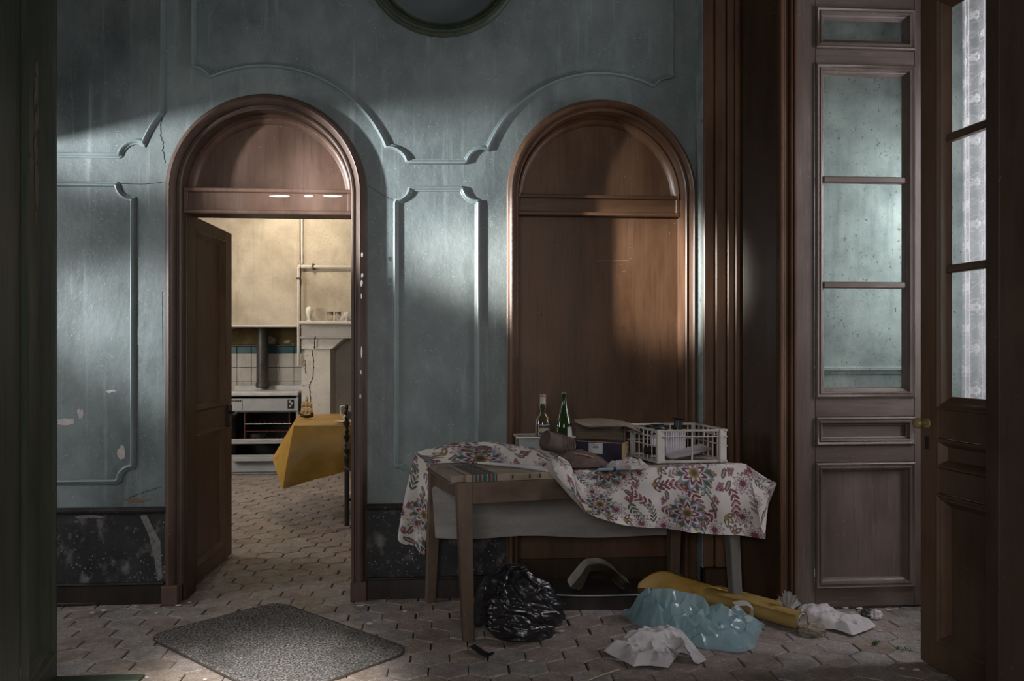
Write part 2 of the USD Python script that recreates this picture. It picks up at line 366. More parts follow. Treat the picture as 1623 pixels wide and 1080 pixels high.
# kitchen
noisy('kitchen_plaster', [(.28, (.26, .22, .175)), (.5, (.43, .38, .31)), (.72, (.58, .52, .43))], (1.2, 1.2, 1.6), 8, .85, .4, (30, 30, 30), .005, .2, grain=((70, 70, 70), (.2, .17, .14), .56, .72, .6), dirt=((2.4, 2.4, 1.2), (.22, .175, .13), .5, .74, .7), drip=((16, 16, .9), (.25, .2, .14), .58, .76, .45))
noisy('kitchen_white', [(.25, (.40, .375, .35)), (.75, (.55, .525, .50))], (3, 3, 3), 7, .75, .5, (25, 25, 25), .006, .25, grain=((30, 30, 30), (.25, .22, .2), .58, .75, .5), dirt=((9, 9, 9), (.10, .09, .08), .68, .76, .7))
noisy('soot_wall', [(.3, (.06, .042, .018)), (.55, (.12, .085, .035)), (.7, (.17, .13, .07))], (6, 6, 6), 8, .8, .5, (20, 20, 20), .006, .2, dirt=((5, 5, 5), (.4, .37, .34), .60, .64, .9))
noisy('tile_white', [(.3, (.38, .35, .32)), (.7, (.50, .47, .43))], (5, 5, 5), 6, .3, speck=(30, (.12, .09, .07), .1, .7), dirt=((9, 9, 3), (.25, .2, .16), .56, .76, .5))
flat('tile_teal', (.018, .075, .085), .3, sc=8)
flat('enamel_white', (.48, .48, .49), .3, spec=.5, sc=6, var=.1)
flat('enamel_grey', (.30, .31, .33), .4, sc=6, var=.1)
flat('oven_dark', (.010, .006, .006), .5)
flat('oven_red', (.06, .018, .014), .6)
flat('metal_dark', (.045, .038, .034), .45, spec=.5, sc=12, var=.4)
flat('steel', (.35, .35, .36), .35, spec=.6)
noisy('oilcloth_yellow', [(.25, (.30, .165, .022)), (.75, (.42, .245, .04))], (7, 7, 7), 6, .45, .3, (12, 12, 12), .006, .4, grain=((60, 60, 60), (.16, .09, .02), .62, .76, .6), dirt=((3, 12, 6), (.12, .09, .055), .56, .72, .55))
noisy('roll_ochre', [(.25, (.26, .165, .045)), (.75, (.38, .255, .085))], (7, 7, 7), 6, .5, .25, (12, 12, 12), .006, .35, grain=((60, 60, 60), (.16, .10, .03), .62, .76, .5))
flat('ceramic_white', (.62, .60, .56), .25, spec=.5, var=.06)
flat('brass', (.30, .22, .09), .35, spec=.6, var=.3)
flat('iron_black', (.014, .012, .011), .45, var=.4)
flat('ship_sail', (.50, .36, .17), .7)
flat('ship_hull', (.06, .03, .015), .5)
flat('ship_mast', (.35, .22, .10), .6)
flat('band_teal', (.03, .10, .10), .5)
flat('band_red', (.35, .14, .09), .5)
# glass
def glass(name, tint, fac_rough=.03, base=.06, dirtamt=.08, dirtcol=(.6, .62, .6)):
    mk(name, {'t': ('transparent_bsdf', {'color': tint}), 'g': ('glossy_bsdf', {'color': (1, 1, 1), 'roughness': fac_rough}), 'f': ('fresnel', {'IOR': 1.45}), 'x': ('mix_closure', {}),
              'geo': ('geometry', {}), 'n': ('noise_texture', {'scale': 9.0, 'detail': 6.0}), 'mr': ('map_range', {'from_min': .4, 'from_max': .75, 'to_min': dirtamt * .3, 'to_max': dirtamt, 'clamp': True}),
              'd': ('diffuse_bsdf', {'color': dirtcol}), 'y': ('mix_closure', {}), 'nb': ('math', {'math_type': 'subtract', 'value1': 1.0}), 'fm': ('math', {'math_type': 'multiply'})},
       [('geo.backfacing', 'nb.value2'), ('f.fac', 'fm.value1'), ('nb.value', 'fm.value2'), ('fm.value', 'x.fac'), ('t.BSDF', 'x.closure1'), ('g.BSDF', 'x.closure2'), ('geo.position', 'n.vector'), ('n.fac', 'mr.value'), ('mr.result', 'y.fac'), ('x.closure', 'y.closure1'), ('d.BSDF', 'y.closure2')], 'y.closure')
glass('glass_pane', (.93, .96, .95))
glass('glass_clear', (.9, .9, .88), .05, dirtamt=.15)
mk('bottle_green', {'p': ('principled_bsdf', {'base_color': (.055, .115, .03), 'roughness': .08, 'transmission_weight': .75, 'ior': 1.45})}, [])
mk('bottle_amber', {'p': ('principled_bsdf', {'base_color': (.16, .14, .06), 'roughness': .08, 'transmission_weight': .75, 'ior': 1.45})}, [])
mk('lace', {'a': ('attribute', {'attribute': 'col'}), 'd': ('diffuse_bsdf', {'color': (.80, .77, .80)}), 'tl': ('translucent_bsdf', {'color': (.80, .77, .80)}), 'dx': ('mix_closure', {'fac': .5}),
            't': ('transparent_bsdf', {}), 'x': ('mix_closure', {})},
   [('a.fac', 'x.fac'), ('d.BSDF', 'dx.closure1'), ('tl.BSDF', 'dx.closure2'), ('t.BSDF', 'x.closure1'), ('dx.closure', 'x.closure2')], 'x.closure')
mk('floral_print', {'a': ('attribute', {'attribute': 'col'}), 'g': ('geometry', {}), 'n': ('noise_texture', {'scale': 7.0, 'detail': 6.0}), 'mr': ('map_range', {'from_min': .35, 'from_max': .7, 'to_min': .78, 'to_max': 1.05}),
                    'mm': ('mix_color', {'blend_type': 'multiply', 'fac': 1.0}), 'bn': ('noise_texture', {'scale': 260.0, 'detail': 2.0}), 'b': ('bump', {'strength': .12, 'distance': .002}), 'p': ('principled_bsdf', {'roughness': .72, 'specular_ior_level': .2})},
   [('a.color', 'mm.a'), ('g.position', 'n.vector'), ('n.fac', 'mr.value'), ('mr.result', 'mm.b'), ('mm.result', 'p.base_color'), ('g.position', 'bn.vector'), ('bn.fac', 'b.height'), ('b.normal', 'p.normal')])
noisy('cloth_back', [(.3, (.20, .185, .175)), (.7, (.31, .29, .28))], (3, 3, 14), 7, .9, .3, (150, 150, 150), .002, .1, grain=((120, 120, 120), (.14, .13, .12), .5, .75, .5))
noisy('cloth_white', [(.3, (.44, .41, .42)), (.7, (.60, .57, .58))], (8, 8, 8), 6, .9, .25, (200, 200, 200), .002, .1, speck=(60, (.25, .2, .2), .14, .6))
noisy('cloth_brownish', [(.3, (.17, .14, .11)), (.7, (.30, .26, .21))], (12, 12, 12), 6, .9, .25, (120, 120, 120), .002, .1)
noisy('paper_grey', [(.3, (.30, .27, .26)), (.7, (.42, .39, .38))], (12, 12, 12), 6, .8)
noisy('paper_old', [(.3, (.22, .20, .17)), (.7, (.36, .335, .29))], (9, 9, 9), 6, .8, .2, (80, 80, 80), .002)
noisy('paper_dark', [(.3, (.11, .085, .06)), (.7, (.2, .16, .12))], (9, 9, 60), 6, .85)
flat('bag_black', (.014, .013, .016), .27, spec=.6, var=.3, sc=18, bump=.06)
flat('sock_black', (.022, .021, .022), .9, bump=.6, sc=80)
mk('bag_blue', {'t': ('transparent_bsdf', {'color': (.66, .80, .83)}), 'p': ('principled_bsdf', {'base_color': (.46, .62, .67), 'roughness': .16, 'specular_ior_level': .9}), 'tl': ('translucent_bsdf', {'color': (.52, .68, .73)}), 'm1': ('mix_closure', {'fac': .30}), 'x': ('mix_closure', {'fac': .52})},
   [('p.BSDF', 'm1.closure1'), ('tl.BSDF', 'm1.closure2'), ('t.BSDF', 'x.closure1'), ('m1.closure', 'x.closure2')], 'x.closure')
mk('bag_clear', {'t': ('transparent_bsdf', {'color': (.92, .93, .92)}), 'p': ('principled_bsdf', {'base_color': (.7, .7, .7), 'roughness': .2, 'specular_ior_level': .7}), 'x': ('mix_closure', {'fac': .42})},
   [('t.BSDF', 'x.closure1'), ('p.BSDF', 'x.closure2')], 'x.closure')
noisy('crate_plastic', [(.3, (.36, .33, .30)), (.7, (.47, .44, .405))], (9, 9, 9), 6, .5, .1, (60, 60, 60), .002, .35, dirt=((14, 14, 14), (.17, .14, .12), .58, .75, .6))
flat('tray_grey', (.22, .225, .23), .5, var=.1)
flat('tray_rim', (.52, .46, .36), .5, var=.1)
noisy('pot_felt', [(.3, (.090, .066, .060)), (.7, (.145, .110, .102))], (20, 20, 20), 6, .95, .5, (140, 140, 140), .003, .1)
noisy('cardboard', [(.3, (.20, .155, .125)), (.7, (.285, .23, .19))], (10, 10, 10), 6, .85, .1)
noisy('carton_purple', [(.3, (.022, .017, .036)), (.5, (.035, .027, .055)), (.75, (.055, .04, .075))], (10, 10, 10), 5, .35, spec=.45, dirt=((50, 50, 50), (.25, .24, .26), .68, .74, .6))
noisy('carton_gold', [(.3, (.20, .13, .06)), (.7, (.30, .205, .10))], (14, 14, 14), 5, .45)
flat('label_white', (.46, .46, .45), .6, var=.06)
flat('label_navy', (.03, .032, .07), .5)
flat('label_tan', (.33, .255, .17), .6)
flat('ink', (.03, .03, .035), .7)
flat('cork', (.36, .20, .12), .85)
flat('foil_silver', (.36, .37, .36), .4, spec=.6)
flat('plastic_black', (.016, .016, .018), .35, spec=.5)
flat('plastic_rim', (.16, .16, .18), .35, spec=.5)
noisy('plastic_lilac', [(.3, (.46, .44, .49)), (.7, (.56, .54, .59))], (6, 6, 6), 4, .5)
flat('magazine', (.42, .39, .41), .4, var=.2, sc=16)
flat('pen_blue', (.22, .30, .40), .45)
flat('moss_green', (.05, .11, .025), .9, var=.4)
flat('straw', (.55, .47, .33), .7)
flat('debris_dark', (.05, .04, .034), .9, var=.4)
flat('stripe_teal', (.022, .075, .075), .8)
flat('stripe_maroon', (.10, .026, .036), .8)
noisy('oilcloth_plain', [(.3, (.20, .165, .12)), (.7, (.30, .255, .20))], (12, 40, 40), 6, .7, .2, (80, 80, 80), .002)
flat('slat_brown', (.06, .042, .032), .6, var=.3)

flat('dado_patch', (.15, .145, .14), .9, bump=.4, sc=40, var=.4)

# ================================================================== THE SETTING
YW = 4.568                                            # the back wall
W = Fr((0, YW, 0), (1, 0, 0), (0, -1, 0))
def wx(px, py=500, Y=YW): return float(onY(px, py, Y)[0])
def wz(px, py, Y=YW): return float(onY(px, py, Y)[2])
def wp(px, py, Y=YW):
    q = onY(px, py, Y); return (float(q[0]), float(q[2]))
ZC = 4.1                                              # ceiling
XL, XRR, YB = -3.7, 3.2, -2.6
# ---- floor: hexagonal terracotta tiles, rows parallel to the wall
floor = thing('floor', 'worn hexagonal terracotta tile floor running from the hall into the kitchen', kind='structure')
part(floor, 'mortar_bed', cat(box(XL, XRR, YB, 4.82, -.10, -.008), box(-4.2, 1.0, 4.82, 10.2, -.10, -.008)), 'grout')
S = 0.1690; R = S / math.sqrt(3)
anchor = onZ(151.1, 1003.6)
def hex_tile(cx, cy, rng):
    a = np.radians(30 + 60 * np.arange(6))
    j = rng.normal(0, .0016, 2); g = 1 - rng.uniform(.018, .045)
    rot = rng.normal(0, .012); dz = rng.normal(0, .0012); tx, ty = rng.normal(0, .008, 2)
    ring = np.stack([np.cos(a + rot), np.sin(a + rot)], 1) * R * g * (1 + rng.normal(0, .008, (6, 1)))
    P = []
    for k, z in ((1.0, -.014), (1.0, -.004), (.955, 0.0)):
        xy = ring * k + (cx + j[0], cy + j[1])
        zz = z + dz + ring[:, 0] * k * tx * (z > -.01) + ring[:, 1] * k * ty * (z > -.01)
        P.append(np.column_stack([xy, zz]))
    v, f = grid(np.array(P), wrap_v=True)
    v = np.vstack([v, [cx + j[0], cy + j[1], dz - .001]])
    f = np.vstack([f, [[12 + i, 12 + (i + 1) % 6, 18] for i in range(6)]])
    return v, f
tiles = []
for row in range(-48, 60):
    y = anchor[1] + row * 1.5 * R
    for c_ in range(-40, 40):
        x = anchor[0] + (c_ + .5 * (row % 2)) * S
        if y < 4.82 + .03 and (x < XL - .05 or x > XRR): continue
        if y > 4.82 and (x < -4.2 or x > 1.05): continue
        if y < YB or y > 10.1: continue
        X = x * CT - y * ST; Z = x * ST + y * CT
        vis = False; size = 0
        if Z > .5:
            px, py = CX + F * X / Z, HY + F * H / Z
            size = 1 / Z ** 3
            if y < YW + .02: vis = 75 < px < 1470 and py < 1095
            else: vis = 350 < px < 565
        tiles.append((not vis, -size, x, y))
tiles.sort()
tvar = ['tile_taupe', 'tile_brown', 'tile_grey', 'tile_rose']
trng = np.random.default_rng(5)
rest = []
for i, (hid, sz, x, y) in enumerate(tiles):
    t = hex_tile(x, y, trng)
    if i < 298 and not hid: part(floor, 'tile', t, tvar[int(trng.integers(0, 4))], smooth=False)
    else: rest.append(t)
part(floor, 'tile_field', cat(*rest), 'tile_taupe', smooth=False, kind='stuff')

# ---- arches of the two doorways
r1i = (wx(557) - wx(289)) / 2; c1 = ((wx(557) + wx(289)) / 2, wz(421, 307))
r1o = (wx(581) - wx(262)) / 2
r2i = (wx(1085) - wx(821)) / 2; c2 = ((wx(1085) + wx(821)) / 2, wz(953, 311))
r2o = (wx(1103) - wx(803)) / 2
def arch_poly(c, r, z0=-.01):
    return Polygon([(c[0] - r, z0)] + [tuple(p) for p in arc(c[0], c[1], r, 180, 0, 48)] + [(c[0] + r, z0)])
def arch_path(c, r, z0):
    return np.array([(c[0] + r, z0)] + [tuple(p) for p in arc(c[0], c[1], r, 0, 180, 48)] + [(c[0] - r, z0)])
xEnd = wx(1114, 300, YW - .14)
wall = thing('wall_back', 'blue-grey plaster wall with raised panel mouldings and peeling black dado', kind='structure')
pg = sbox(XL, 0, xEnd + .03, ZC).difference(arch_poly(c1, r1i + .01)).difference(arch_poly(c2, r2i + .01))
ocx, ocz = wx(700), wz(700, -66); ocr = (wx(803, 0) - wx(595, 0)) / 2 * 123 / 104
pg = pg.difference(Point(ocx, ocz).buffer(ocr - .045, 32))
part(wall, 'plaster', W.poly(pg, -.25, 0), 'plaster_blue', smooth=False)
# raised panel mouldings
bead = [(-.017, 0), (-.016, .006), (-.012, .009), (-.009, .009), (-.006, .016), (.002, .021), (.009, .018), (.013, .008), (.014, 0)]
def scoop(p, q, corner, n=9):
    """concave corner from p to q around a point"""
    p, q, c = map(np.asarray, (p, q, corner))
    a0 = math.atan2(*(p - c)[::-1]); a1 = math.atan2(*(q - c)[::-1])
    d = (a1 - a0 + PI) % (2 * PI) - PI
    t = np.linspace(0, 1, n)
    r = np.linalg.norm(p - c) * (1 - t) + np.linalg.norm(q - c) * t
    return [(c[0] + r_ * math.cos(a0 + d * k), c[1] + r_ * math.sin(a0 + d * k)) for k, r_ in zip(t, r)]
def P(px, py): return np.array(wp(px, py))
def circ(c, r, a0, a1, n=24): return [tuple(p) for p in arc(c[0], c[1], r, a0, a1, n)]
def ang(c, p): return math.degrees(math.atan2(p[1] - c[1], p[0] - c[0]))
# upper left panel
a, b = P(259, 182), P(224, 226); ra = (np.linalg.norm(a - c1) + np.linalg.norm(b - c1)) / 2
path = [P(92, 247) + (-1.2, 0.0), P(188, 247)] + scoop(P(190, 246), P(222, 225), P(224, 250)) + [tuple(p) for p in np.array(circ(c1, ra, ang(c1, b), ang(c1, a), 12))[::1]] + [(wx(259), ZC)]
path = [tuple(map(float, p)) for p in path]; path[0] = (path[0][0], path[1][1])
part(wall, 'panel_moulding', W.sweep(path, bead), 'moulding_blue')
# lower left panel
path = [(wx(92) - 1.2, wz(140, 293)), P(184, 293)] + scoop(P(186, 295), P(211, 317), P(211, 292)) + [P(211, 737)] + scoop(P(210, 739), P(188, 760), P(211, 762)) + [P(184, 763), (wx(92) - 1.2, wz(140, 763))]
path = [tuple(map(float, p)) for p in path]
part(wall, 'panel_moulding', W.sweep(path, [(-o, h) for o, h in bead]), 'moulding_blue')
# large upper panel over both arches
rA = np.mean([np.linalg.norm(P(336, 122) - c1), np.linalg.norm(P(614, 232) - c1)])
rB = np.mean([np.linalg.norm(P(770, 235) - c2), np.linalg.norm(P(1033, 138) - c2)])
path = [(wx(306), ZC), P(306, 104)] + scoop(P(309, 106), P(333, 121), P(307, 134)) + circ(c1, rA, ang(c1, P(336, 122)), ang(c1, P(614, 232)), 36) + scoop(P(617, 233), P(646, 255), P(616, 264)) + [P(650, 257), P(736, 257)] + scoop(P(739, 256), P(766, 235), P(768, 265)) + circ(c2, rB, ang(c2, P(770, 235)), ang(c2, P(1033, 138)), 36) + scoop(P(1036, 136), P(1060, 123), P(1062, 152)) + [P(1065, 121), (wx(1065), ZC)]
path = [tuple(map(float, p)) for p in path]
part(wall, 'panel_moulding', W.sweep(path, [(-o, h) for o, h in bead]), 'moulding_blue')
# panel between the doors
path = [P(627, 735), P(627, 322)] + scoop(P(629, 319), P(650, 300), P(627, 297)) + [P(653, 299), P(730, 299)] + scoop(P(733, 301), P(756, 320), P(757, 297)) + [P(757, 323), P(757, 735)] + scoop(P(755, 738), P(734, 758), P(757, 761)) + [P(731, 760), P(653, 760)] + scoop(P(650, 758), P(629, 738), P(627, 761))
path = [tuple(map(float, p)) for p in path]
part(wall, 'panel_moulding', W.sweep(path, bead, closed=True), 'moulding_blue')
# black dado
zd = wz(420, 806); zb = wz(420, 917)
gapL = (c1[0] - r1o, c1[0] + r1o)
for (x0, x1) in ((XL, gapL[0] + .015), (gapL[1] - .015, c2[0] - r2o + .01)):
    part(wall, 'dado', box(x0, x1, YW - .012, YW + .01, zb - .02, zd - .005, .002), 'dado_black', label='black painted dado with peeled pale spots')
    rail = Fr((0, YW - .006, 0), (1, 0, 0), (0, -1, 0))
    part(wall, 'dado_rail', rail.sweep([(x0, zd), (x1, zd)], [(-.018, 0), (-.017, .012), (-.009, .016), (-.006, .026), (.004, .03), (.011, .024), (.017, .008), (.018, 0)]), 'rail_black')
for i, (x0, x1) in enumerate(((XL, gapL[0]), (gapL[1], c2[0] - r2o))):
    bb = thing('baseboard_left' if i == 0 else 'baseboard_right', kind='structure')
    part(bb, 'board', box(x0 + .0, x1, YW - .035, YW - .008, -.004, zb - .012, .004), 'wood_chair')
    part(bb, 'capping', box(x0 + .0, x1, YW - .042, YW - .006, zb - .013, zb - .002, .004), 'rail_black')
# bare plaster where paint has come off, 2 mm proud skins of filler
def patch(pxs, seed, n=.0016, parent=wall, mat='plaster_bare', Y=YW, name='plaster_patch', rough=.5):
    for k, (px, py, rx, ry) in enumerate(pxs):
        c = wp(px, py, Y); s = Y / F
        g = blob(c[0], c[1], rx * s, ry * s, seed + k, rough=rough)
        fr = Fr((0, Y, 0), (1, 0, 0), (0, -1, 0))
        part(parent, name, fr.poly(g if g.geom_type == 'Polygon' else max(g.geoms, key=lambda q: q.area), -.001, n), mat, smooth=False)
patch([(104, 667, 13, 6), (127, 656, 4, 9), (193, 716, 6, 11), (176, 620, 6, 3)], 3)
patch([(142, 819, 20, 3), (216, 813, 18, 2.5)], 12, Y=YW - .012, mat='dado_patch')
xa = [wp(*q, YW - .012) for q in ((222, 818), (232, 816), (243, 838), (254, 858), (257, 918), (250, 921), (244, 880), (236, 848))]
part(wall, 'plaster_patch', Fr((0, YW - .012, 0), (1, 0, 0), (0, -1, 0)).poly(Polygon(xa).buffer(.004).buffer(-.003), -.001, .0014), 'dado_patch', smooth=False)
xa = [wp(*q) for q in ((257, 462), (247, 480), (236, 500), (229, 512), (218, 520), (216, 545), (228, 552), (258, 580))]
part(wall, 'plaster_patch', W.poly(Polygon(xa), -.001, .0016), 'plaster_blue', smooth=False)
patch([(218, 793, 20, 3.5)], 33, mat='paper_dark')
def crack(pxs, Y, parent, wd=.004, mat='groove_black', name='crack'):
    rr = np.random.default_rng(int(pxs[0][0]))
    pts = spline([wp(a_, b_, Y) for a_, b_ in pxs], 24); pts[1:-1, 0] += rr.normal(0, .004, 22)
    ln = LineString(pts).buffer(wd / 2, cap_style=2)
    part(parent, name, Fr((0, Y, 0), (1, 0, 0), (0, -1, 0)).poly(ln, -.002, .0008), mat, smooth=False)
crack([(258, 183), (255, 205), (259, 235), (262, 258)], YW, wall, .004)
crack([(185, 291), (222, 292), (262, 288)], YW, wall, .003)
crack([(585, 294), (605, 308), (622, 317)], YW, wall, .002)
crack([(205, 789), (230, 780), (256, 772)], YW, wall, .002)
# oculus high in the wall
ocu = thing('window_1', 'round blind oculus with moulded rim above the doors', kind='structure')
cp = [tuple(p) for p in arc(ocx, ocz, ocr, 0, 360, 65)[:-1]]
part(ocu, 'rim', W.sweep(cp, [(.045, -.05), (.045, .008), (.036, .012), (.034, .02), (.02, .034), (.008, .034), (.004, .02), (-.006, .012), (-.012, 0)], closed=True), 'green_paint')
part(ocu, 'inner_ring', W.sweep([tuple(p) for p in arc(ocx, ocz, ocr - .06, 0, 360, 65)[:-1]], [(.02, -.05), (.016, -.02), (.004, -.012), (-.01, -.03), (-.012, -.05)], closed=True), 'green_paint')
part(ocu, 'panel', W.poly(Point(ocx, ocz).buffer(ocr - .04, 32), -.09, -.05), 'plaster_dim', smooth=False)

# ---- door 1: arched doorway with the leaf standing open into the kitchen
def casing(parent, c, ri, ro, mat, z0):
    w = ro - ri
    pr = [(0, -.24), (0, .016), (.1 * w, .024), (.2 * w, .022), (.22 * w, .012), (.30 * w, .012), (.34 * w, .034), (.45 * w, .052), (.6 * w, .062), (.76 * w, .056), (.88 * w, .034), (.92 * w, .022), (w, .018), (w, -.001)]
    part(parent, 'casing', W.sweep(arch_path(c, ri, z0), [(-o, h) for o, h in pr]), mat)
def plinths(parent, c, ri, ro, z1, mat):
    for sgn in (-1, 1):
        x0, x1 = sorted((c[0] + sgn * (ri + .002), c[0] + sgn * (ro + .004)))
        part(parent, 'plinth_block', box(x0, x1, YW - .072, YW + .01, -.002, z1, .005), mat)
door1 = thing('door_1', 'arched brown doorway with its panelled leaf standing open into the kitchen', kind='structure')
casing(door1, c1, r1i, r1o, 'wood_casing', wz(420, 921) - .012)
plinths(door1, c1, r1i, r1o, wz(420, 921), 'wood_casing')
zt0, zt1 = wz(421, 339), wz(421, 298)
def tympanum(parent, c, ri, zt1, dpt, mat):
    g = arch_poly(c, ri + .005).intersection(sbox(-9, zt1 - .03, 9, 9))
    part(parent, 'tympanum', W.poly(g, -dpt - .03, -dpt), mat, smooth=False)
    pth = np.array([(c[0] + ri - .012, zt1)] + [tuple(p) for p in arc(c[0], c[1], ri - .012, 0, 180, 40)] + [(c[0] - ri + .012, zt1)])
    part(parent, 'tympanum_bead', W.sweep(pth, [(-.012, -dpt), (-.012, -dpt + .05), (-.002, -dpt + .055), (.006, -dpt + .03), (.02, -dpt + .022), (.03, -dpt + .006), (.032, -dpt)]), mat)
tympanum(door1, c1, r1i, zt1, .12, 'wood_tympanum')
def transom(parent, c, ri, z0, z1, n, mat, depth=.12, endl=0.0):
    h = z1 - z0
    part(parent, 'transom_board', W.box(c[0] - ri, c[0] + ri, z0 + .008, z1 - .006, n - depth, n - .012), mat)
    part(parent, 'transom_rail', W.box(c[0] - ri, c[0] + ri, z1 - .022, z1, n - .03, n + .012, .004), mat)
    part(parent, 'transom_rail', W.box(c[0] - ri, c[0] + ri, z0, z0 + .022, n - .03, n + .016, .006), mat)
    for sgn in (-1, 1):
        xx = c[0] + sgn * (ri - .012)
        part(parent, 'transom_end', W.box(xx - .011, xx + .011, z0 + .02, z1 - .02, n - .03, n + .006, .003), mat)
transom(door1, c1, r1i, zt0, zt1, -.02, 'wood_tympanum', .2)
for k, (x0, x1, yy) in enumerate(((429, 459, 311), (482, 497, 311), (514, 543, 311))):
    patch([((x0 + x1) / 2, yy, (x1 - x0) / 2, 1.7)], 70 + k, parent=door1, Y=YW + .031, name='paint_chip', rough=.25, mat='ceramic_white')
for k, (px, py, rx, ry) in enumerate(((574, 405, 1.3, 4), (574, 437, 1.5, 4), (573.5, 450, 2, 5), (573, 470, 1.2, 4), (573, 560, 1.3, 9), (572, 590, 1.4, 3), (571, 628, 1.2, 4))):
    patch([(px, py, rx, ry)], 90 + k, parent=door1, Y=YW - .062, name='paint_chip', rough=.3, mat='ceramic_white')
# leaf in its own frame
def leaf_frame(p0, p1, side):
    ex = (p1 - p0); ex[2] = 0; ex /= np.linalg.norm(ex)
    en = np.array([ex[1], -ex[0], 0]) * side
    return Fr((p0[0], p0[1], 0), ex, en)
panel_mould = [(0, 0), (.004, .010), (.012, .014), (.018, .008), (.024, .006), (.032, -.004), (.038, -.010), (.042, -.018)]
def sunk(parent, fr, u0, u1, v0, v1, mat_m, mat_p=None, dep=.018, prof=None, bolection=0.0, glass_=None, name='panel'):
    """a sunk panel: mitred moulding frame and its field (wood or glass)"""
    pr = [(o, h + bolection) for o, h in (prof or panel_mould)]
    if bolection: pr = [(-.004, -.002)] + pr
    part(parent, name + '_moulding', fr.sweep(rect(u0, u1, v0, v1), pr, closed=True), mat_m)
    w = pr[-1][0] - .006
    if glass_: part(parent, 'pane', fr.box(u0 + w, u1 - w, v0 + w, v1 - w, pr[-1][1] - .006, pr[-1][1] - .002, .001), glass_)
    elif mat_p: part(parent, name, fr.box(u0 + w, u1 - w, v0 + w, v1 - w, -.034, pr[-1][1] + .001, .001), mat_p)
Lf = leaf_frame(onZ(294, 942), onZ(366.5, 882), 1)
LW = .86; LH = 2.125
leaf = door1
def stile(fr, u0, u1, v0, v1, th, mat, parent, name='stile'): part(parent, name, fr.box(u0, u1, v0, v1, -th, 0, .003), mat)
stile(Lf, 0, .13, .012, LH, .04, 'wood_leaf', leaf); stile(Lf, .70, LW, .012, LH, .04, 'wood_leaf', leaf)
for (z0, z1) in ((.012, .10), (.875, 1.0), (2.06, LH)): stile(Lf, .13, .70, z0, z1, .04, 'wood_leaf', leaf, 'rail')
sunk(leaf, Lf, .13, .70, 1.0, 2.06, 'wood_leaf', 'wood_leaf')
sunk(leaf, Lf, .13, .70, .10, .875, 'wood_leaf', 'wood_leaf')
part(leaf, 'lock_case', Lf.box(.735, .82, .86, 1.0, -.002, .016, .003), 'iron_black')
part(leaf, 'handle', cat(tube([Lf.pt(.80, .95, .01), Lf.pt(.80, .95, .05)], .009), tube([Lf.pt(.80, .95, .05), Lf.pt(.77, .948, .054), Lf.pt(.70, .935, .052)], .009)), 'iron_black')
for zz in (.3, 1.75): part(leaf, 'hinge', tube([Lf.pt(-.012, zz - .05, .008), Lf.pt(-.012, zz + .05, .008)], .011), 'iron_black')
part(door1, 'jamb_post', box(wx(284), wx(293), YW + .03, YW + .2, 0, zt0 + .01), 'wood_dark')

# ---- door 2: arched blind door
door2 = thing('door_2', 'arched brown blind doorway closed by a flat wooden panel', kind='structure')
casing(door2, c2, r2i, r2o, 'wood_architrave', wz(950, 915) - .012)
plinths(door2, c2, r2i, r2o, wz(950, 915), 'wood_door')
z20, z21 = wz(950, 338), wz(950, 304)
tympanum(door2, c2, r2i, z21, .13, 'wood_door')
transom(door2, c2, r2i, z20, z21, -.10, 'wood_panel_x', .1)
part(door2, 'door_panel', W.box(c2[0] - r2i, c2[0] + r2i, .0, z20 + .01, -.18, -.15, .002), 'wood_door')
part(door2, 'bottom_rail', W.box(c2[0] - r2i, c2[0] + r2i, .0, .16, -.16, -.142, .004), 'wood_dark')
g = LineString([wp(945, 413.5, YW + .15), wp(996, 413.5, YW + .15)]).buffer(.0022)
part(door2, 'scratch', Fr((0, YW + .15, 0), (1, 0, 0), (0, -1, 0)).poly(g, -.001, .0006), 'debris_dark' if False else 'cardboard', smooth=False)

# ---- right of the doors: pale return, moulded architrave, dark reveal, second moulding
ret = thing('wall_return', 'narrow pale blue plaster return beside the arched blind door', kind='structure')
YA = YW - .14
part(ret, 'plaster', box(xEnd, xEnd + .06, YA + .004, YW + .02, 0, ZC, .002), 'plaster_pale')
tr1 = thing('trim_1', 'tall stepped brown architrave beside the pale wall strip', kind='structure')
A_ = Fr((0, YA, 0), (1, 0, 0), (0, -1, 0))
for (p0, p1, n1) in ((1114.5, 1131, .012), (1132.5, 1149, .022), (1150.5, 1161.5, .030), (1162, 1170, .040)):
    part(tr1, 'strip', A_.box(wx(p0, 300, YA), wx(p1, 300, YA), .17, ZC, -.05, n1, .006), 'wood_architrave')
part(tr1, 'plinth', A_.box(wx(1114, 300, YA), wx(1171, 300, YA), 0, .17, -.05, .048, .006), 'wood_dark')
part(tr1, 'backing', A_.box(wx(1114.5, 300, YA) + .004, wx(1172, 300, YA), 0, ZC, -.13, -.02, .002), 'groove_black')
YD = 4.185
tr2 = thing('trim_2', 'dark brown boarded reveal between the two mouldings', kind='structure')
q0, q1 = onY(1169, 557, YA - .01), onY(1238, 557, YD + .02)
Dv = leaf_frame(q0.copy(), q1.copy(), 1)
dl = np.linalg.norm((q1 - q0)[:2])
part(tr2, 'board', Dv.box(0, dl, 0, ZC, -.04, 0, .002), 'wood_dark')
tr3 = thing('trim_3', 'brown beaded moulding framing the glazed door', kind='structure')
D_ = Fr((0, YD, 0), (1, 0, 0), (0, -1, 0))
for (p0, p1, n0, n1) in ((1236, 1241, -.03, .012), (1242, 1246, -.03, .004), (1247, 1252, -.05, -.02), (1253, 1257, -.03, .006), (1258, 1262.5, -.03, .014)):
    part(tr3, 'bead', D_.box(wx(p0, 300, YD), wx(p1, 300, YD), 0, ZC, n0 - .03, n1, .004), 'wood_architrave')
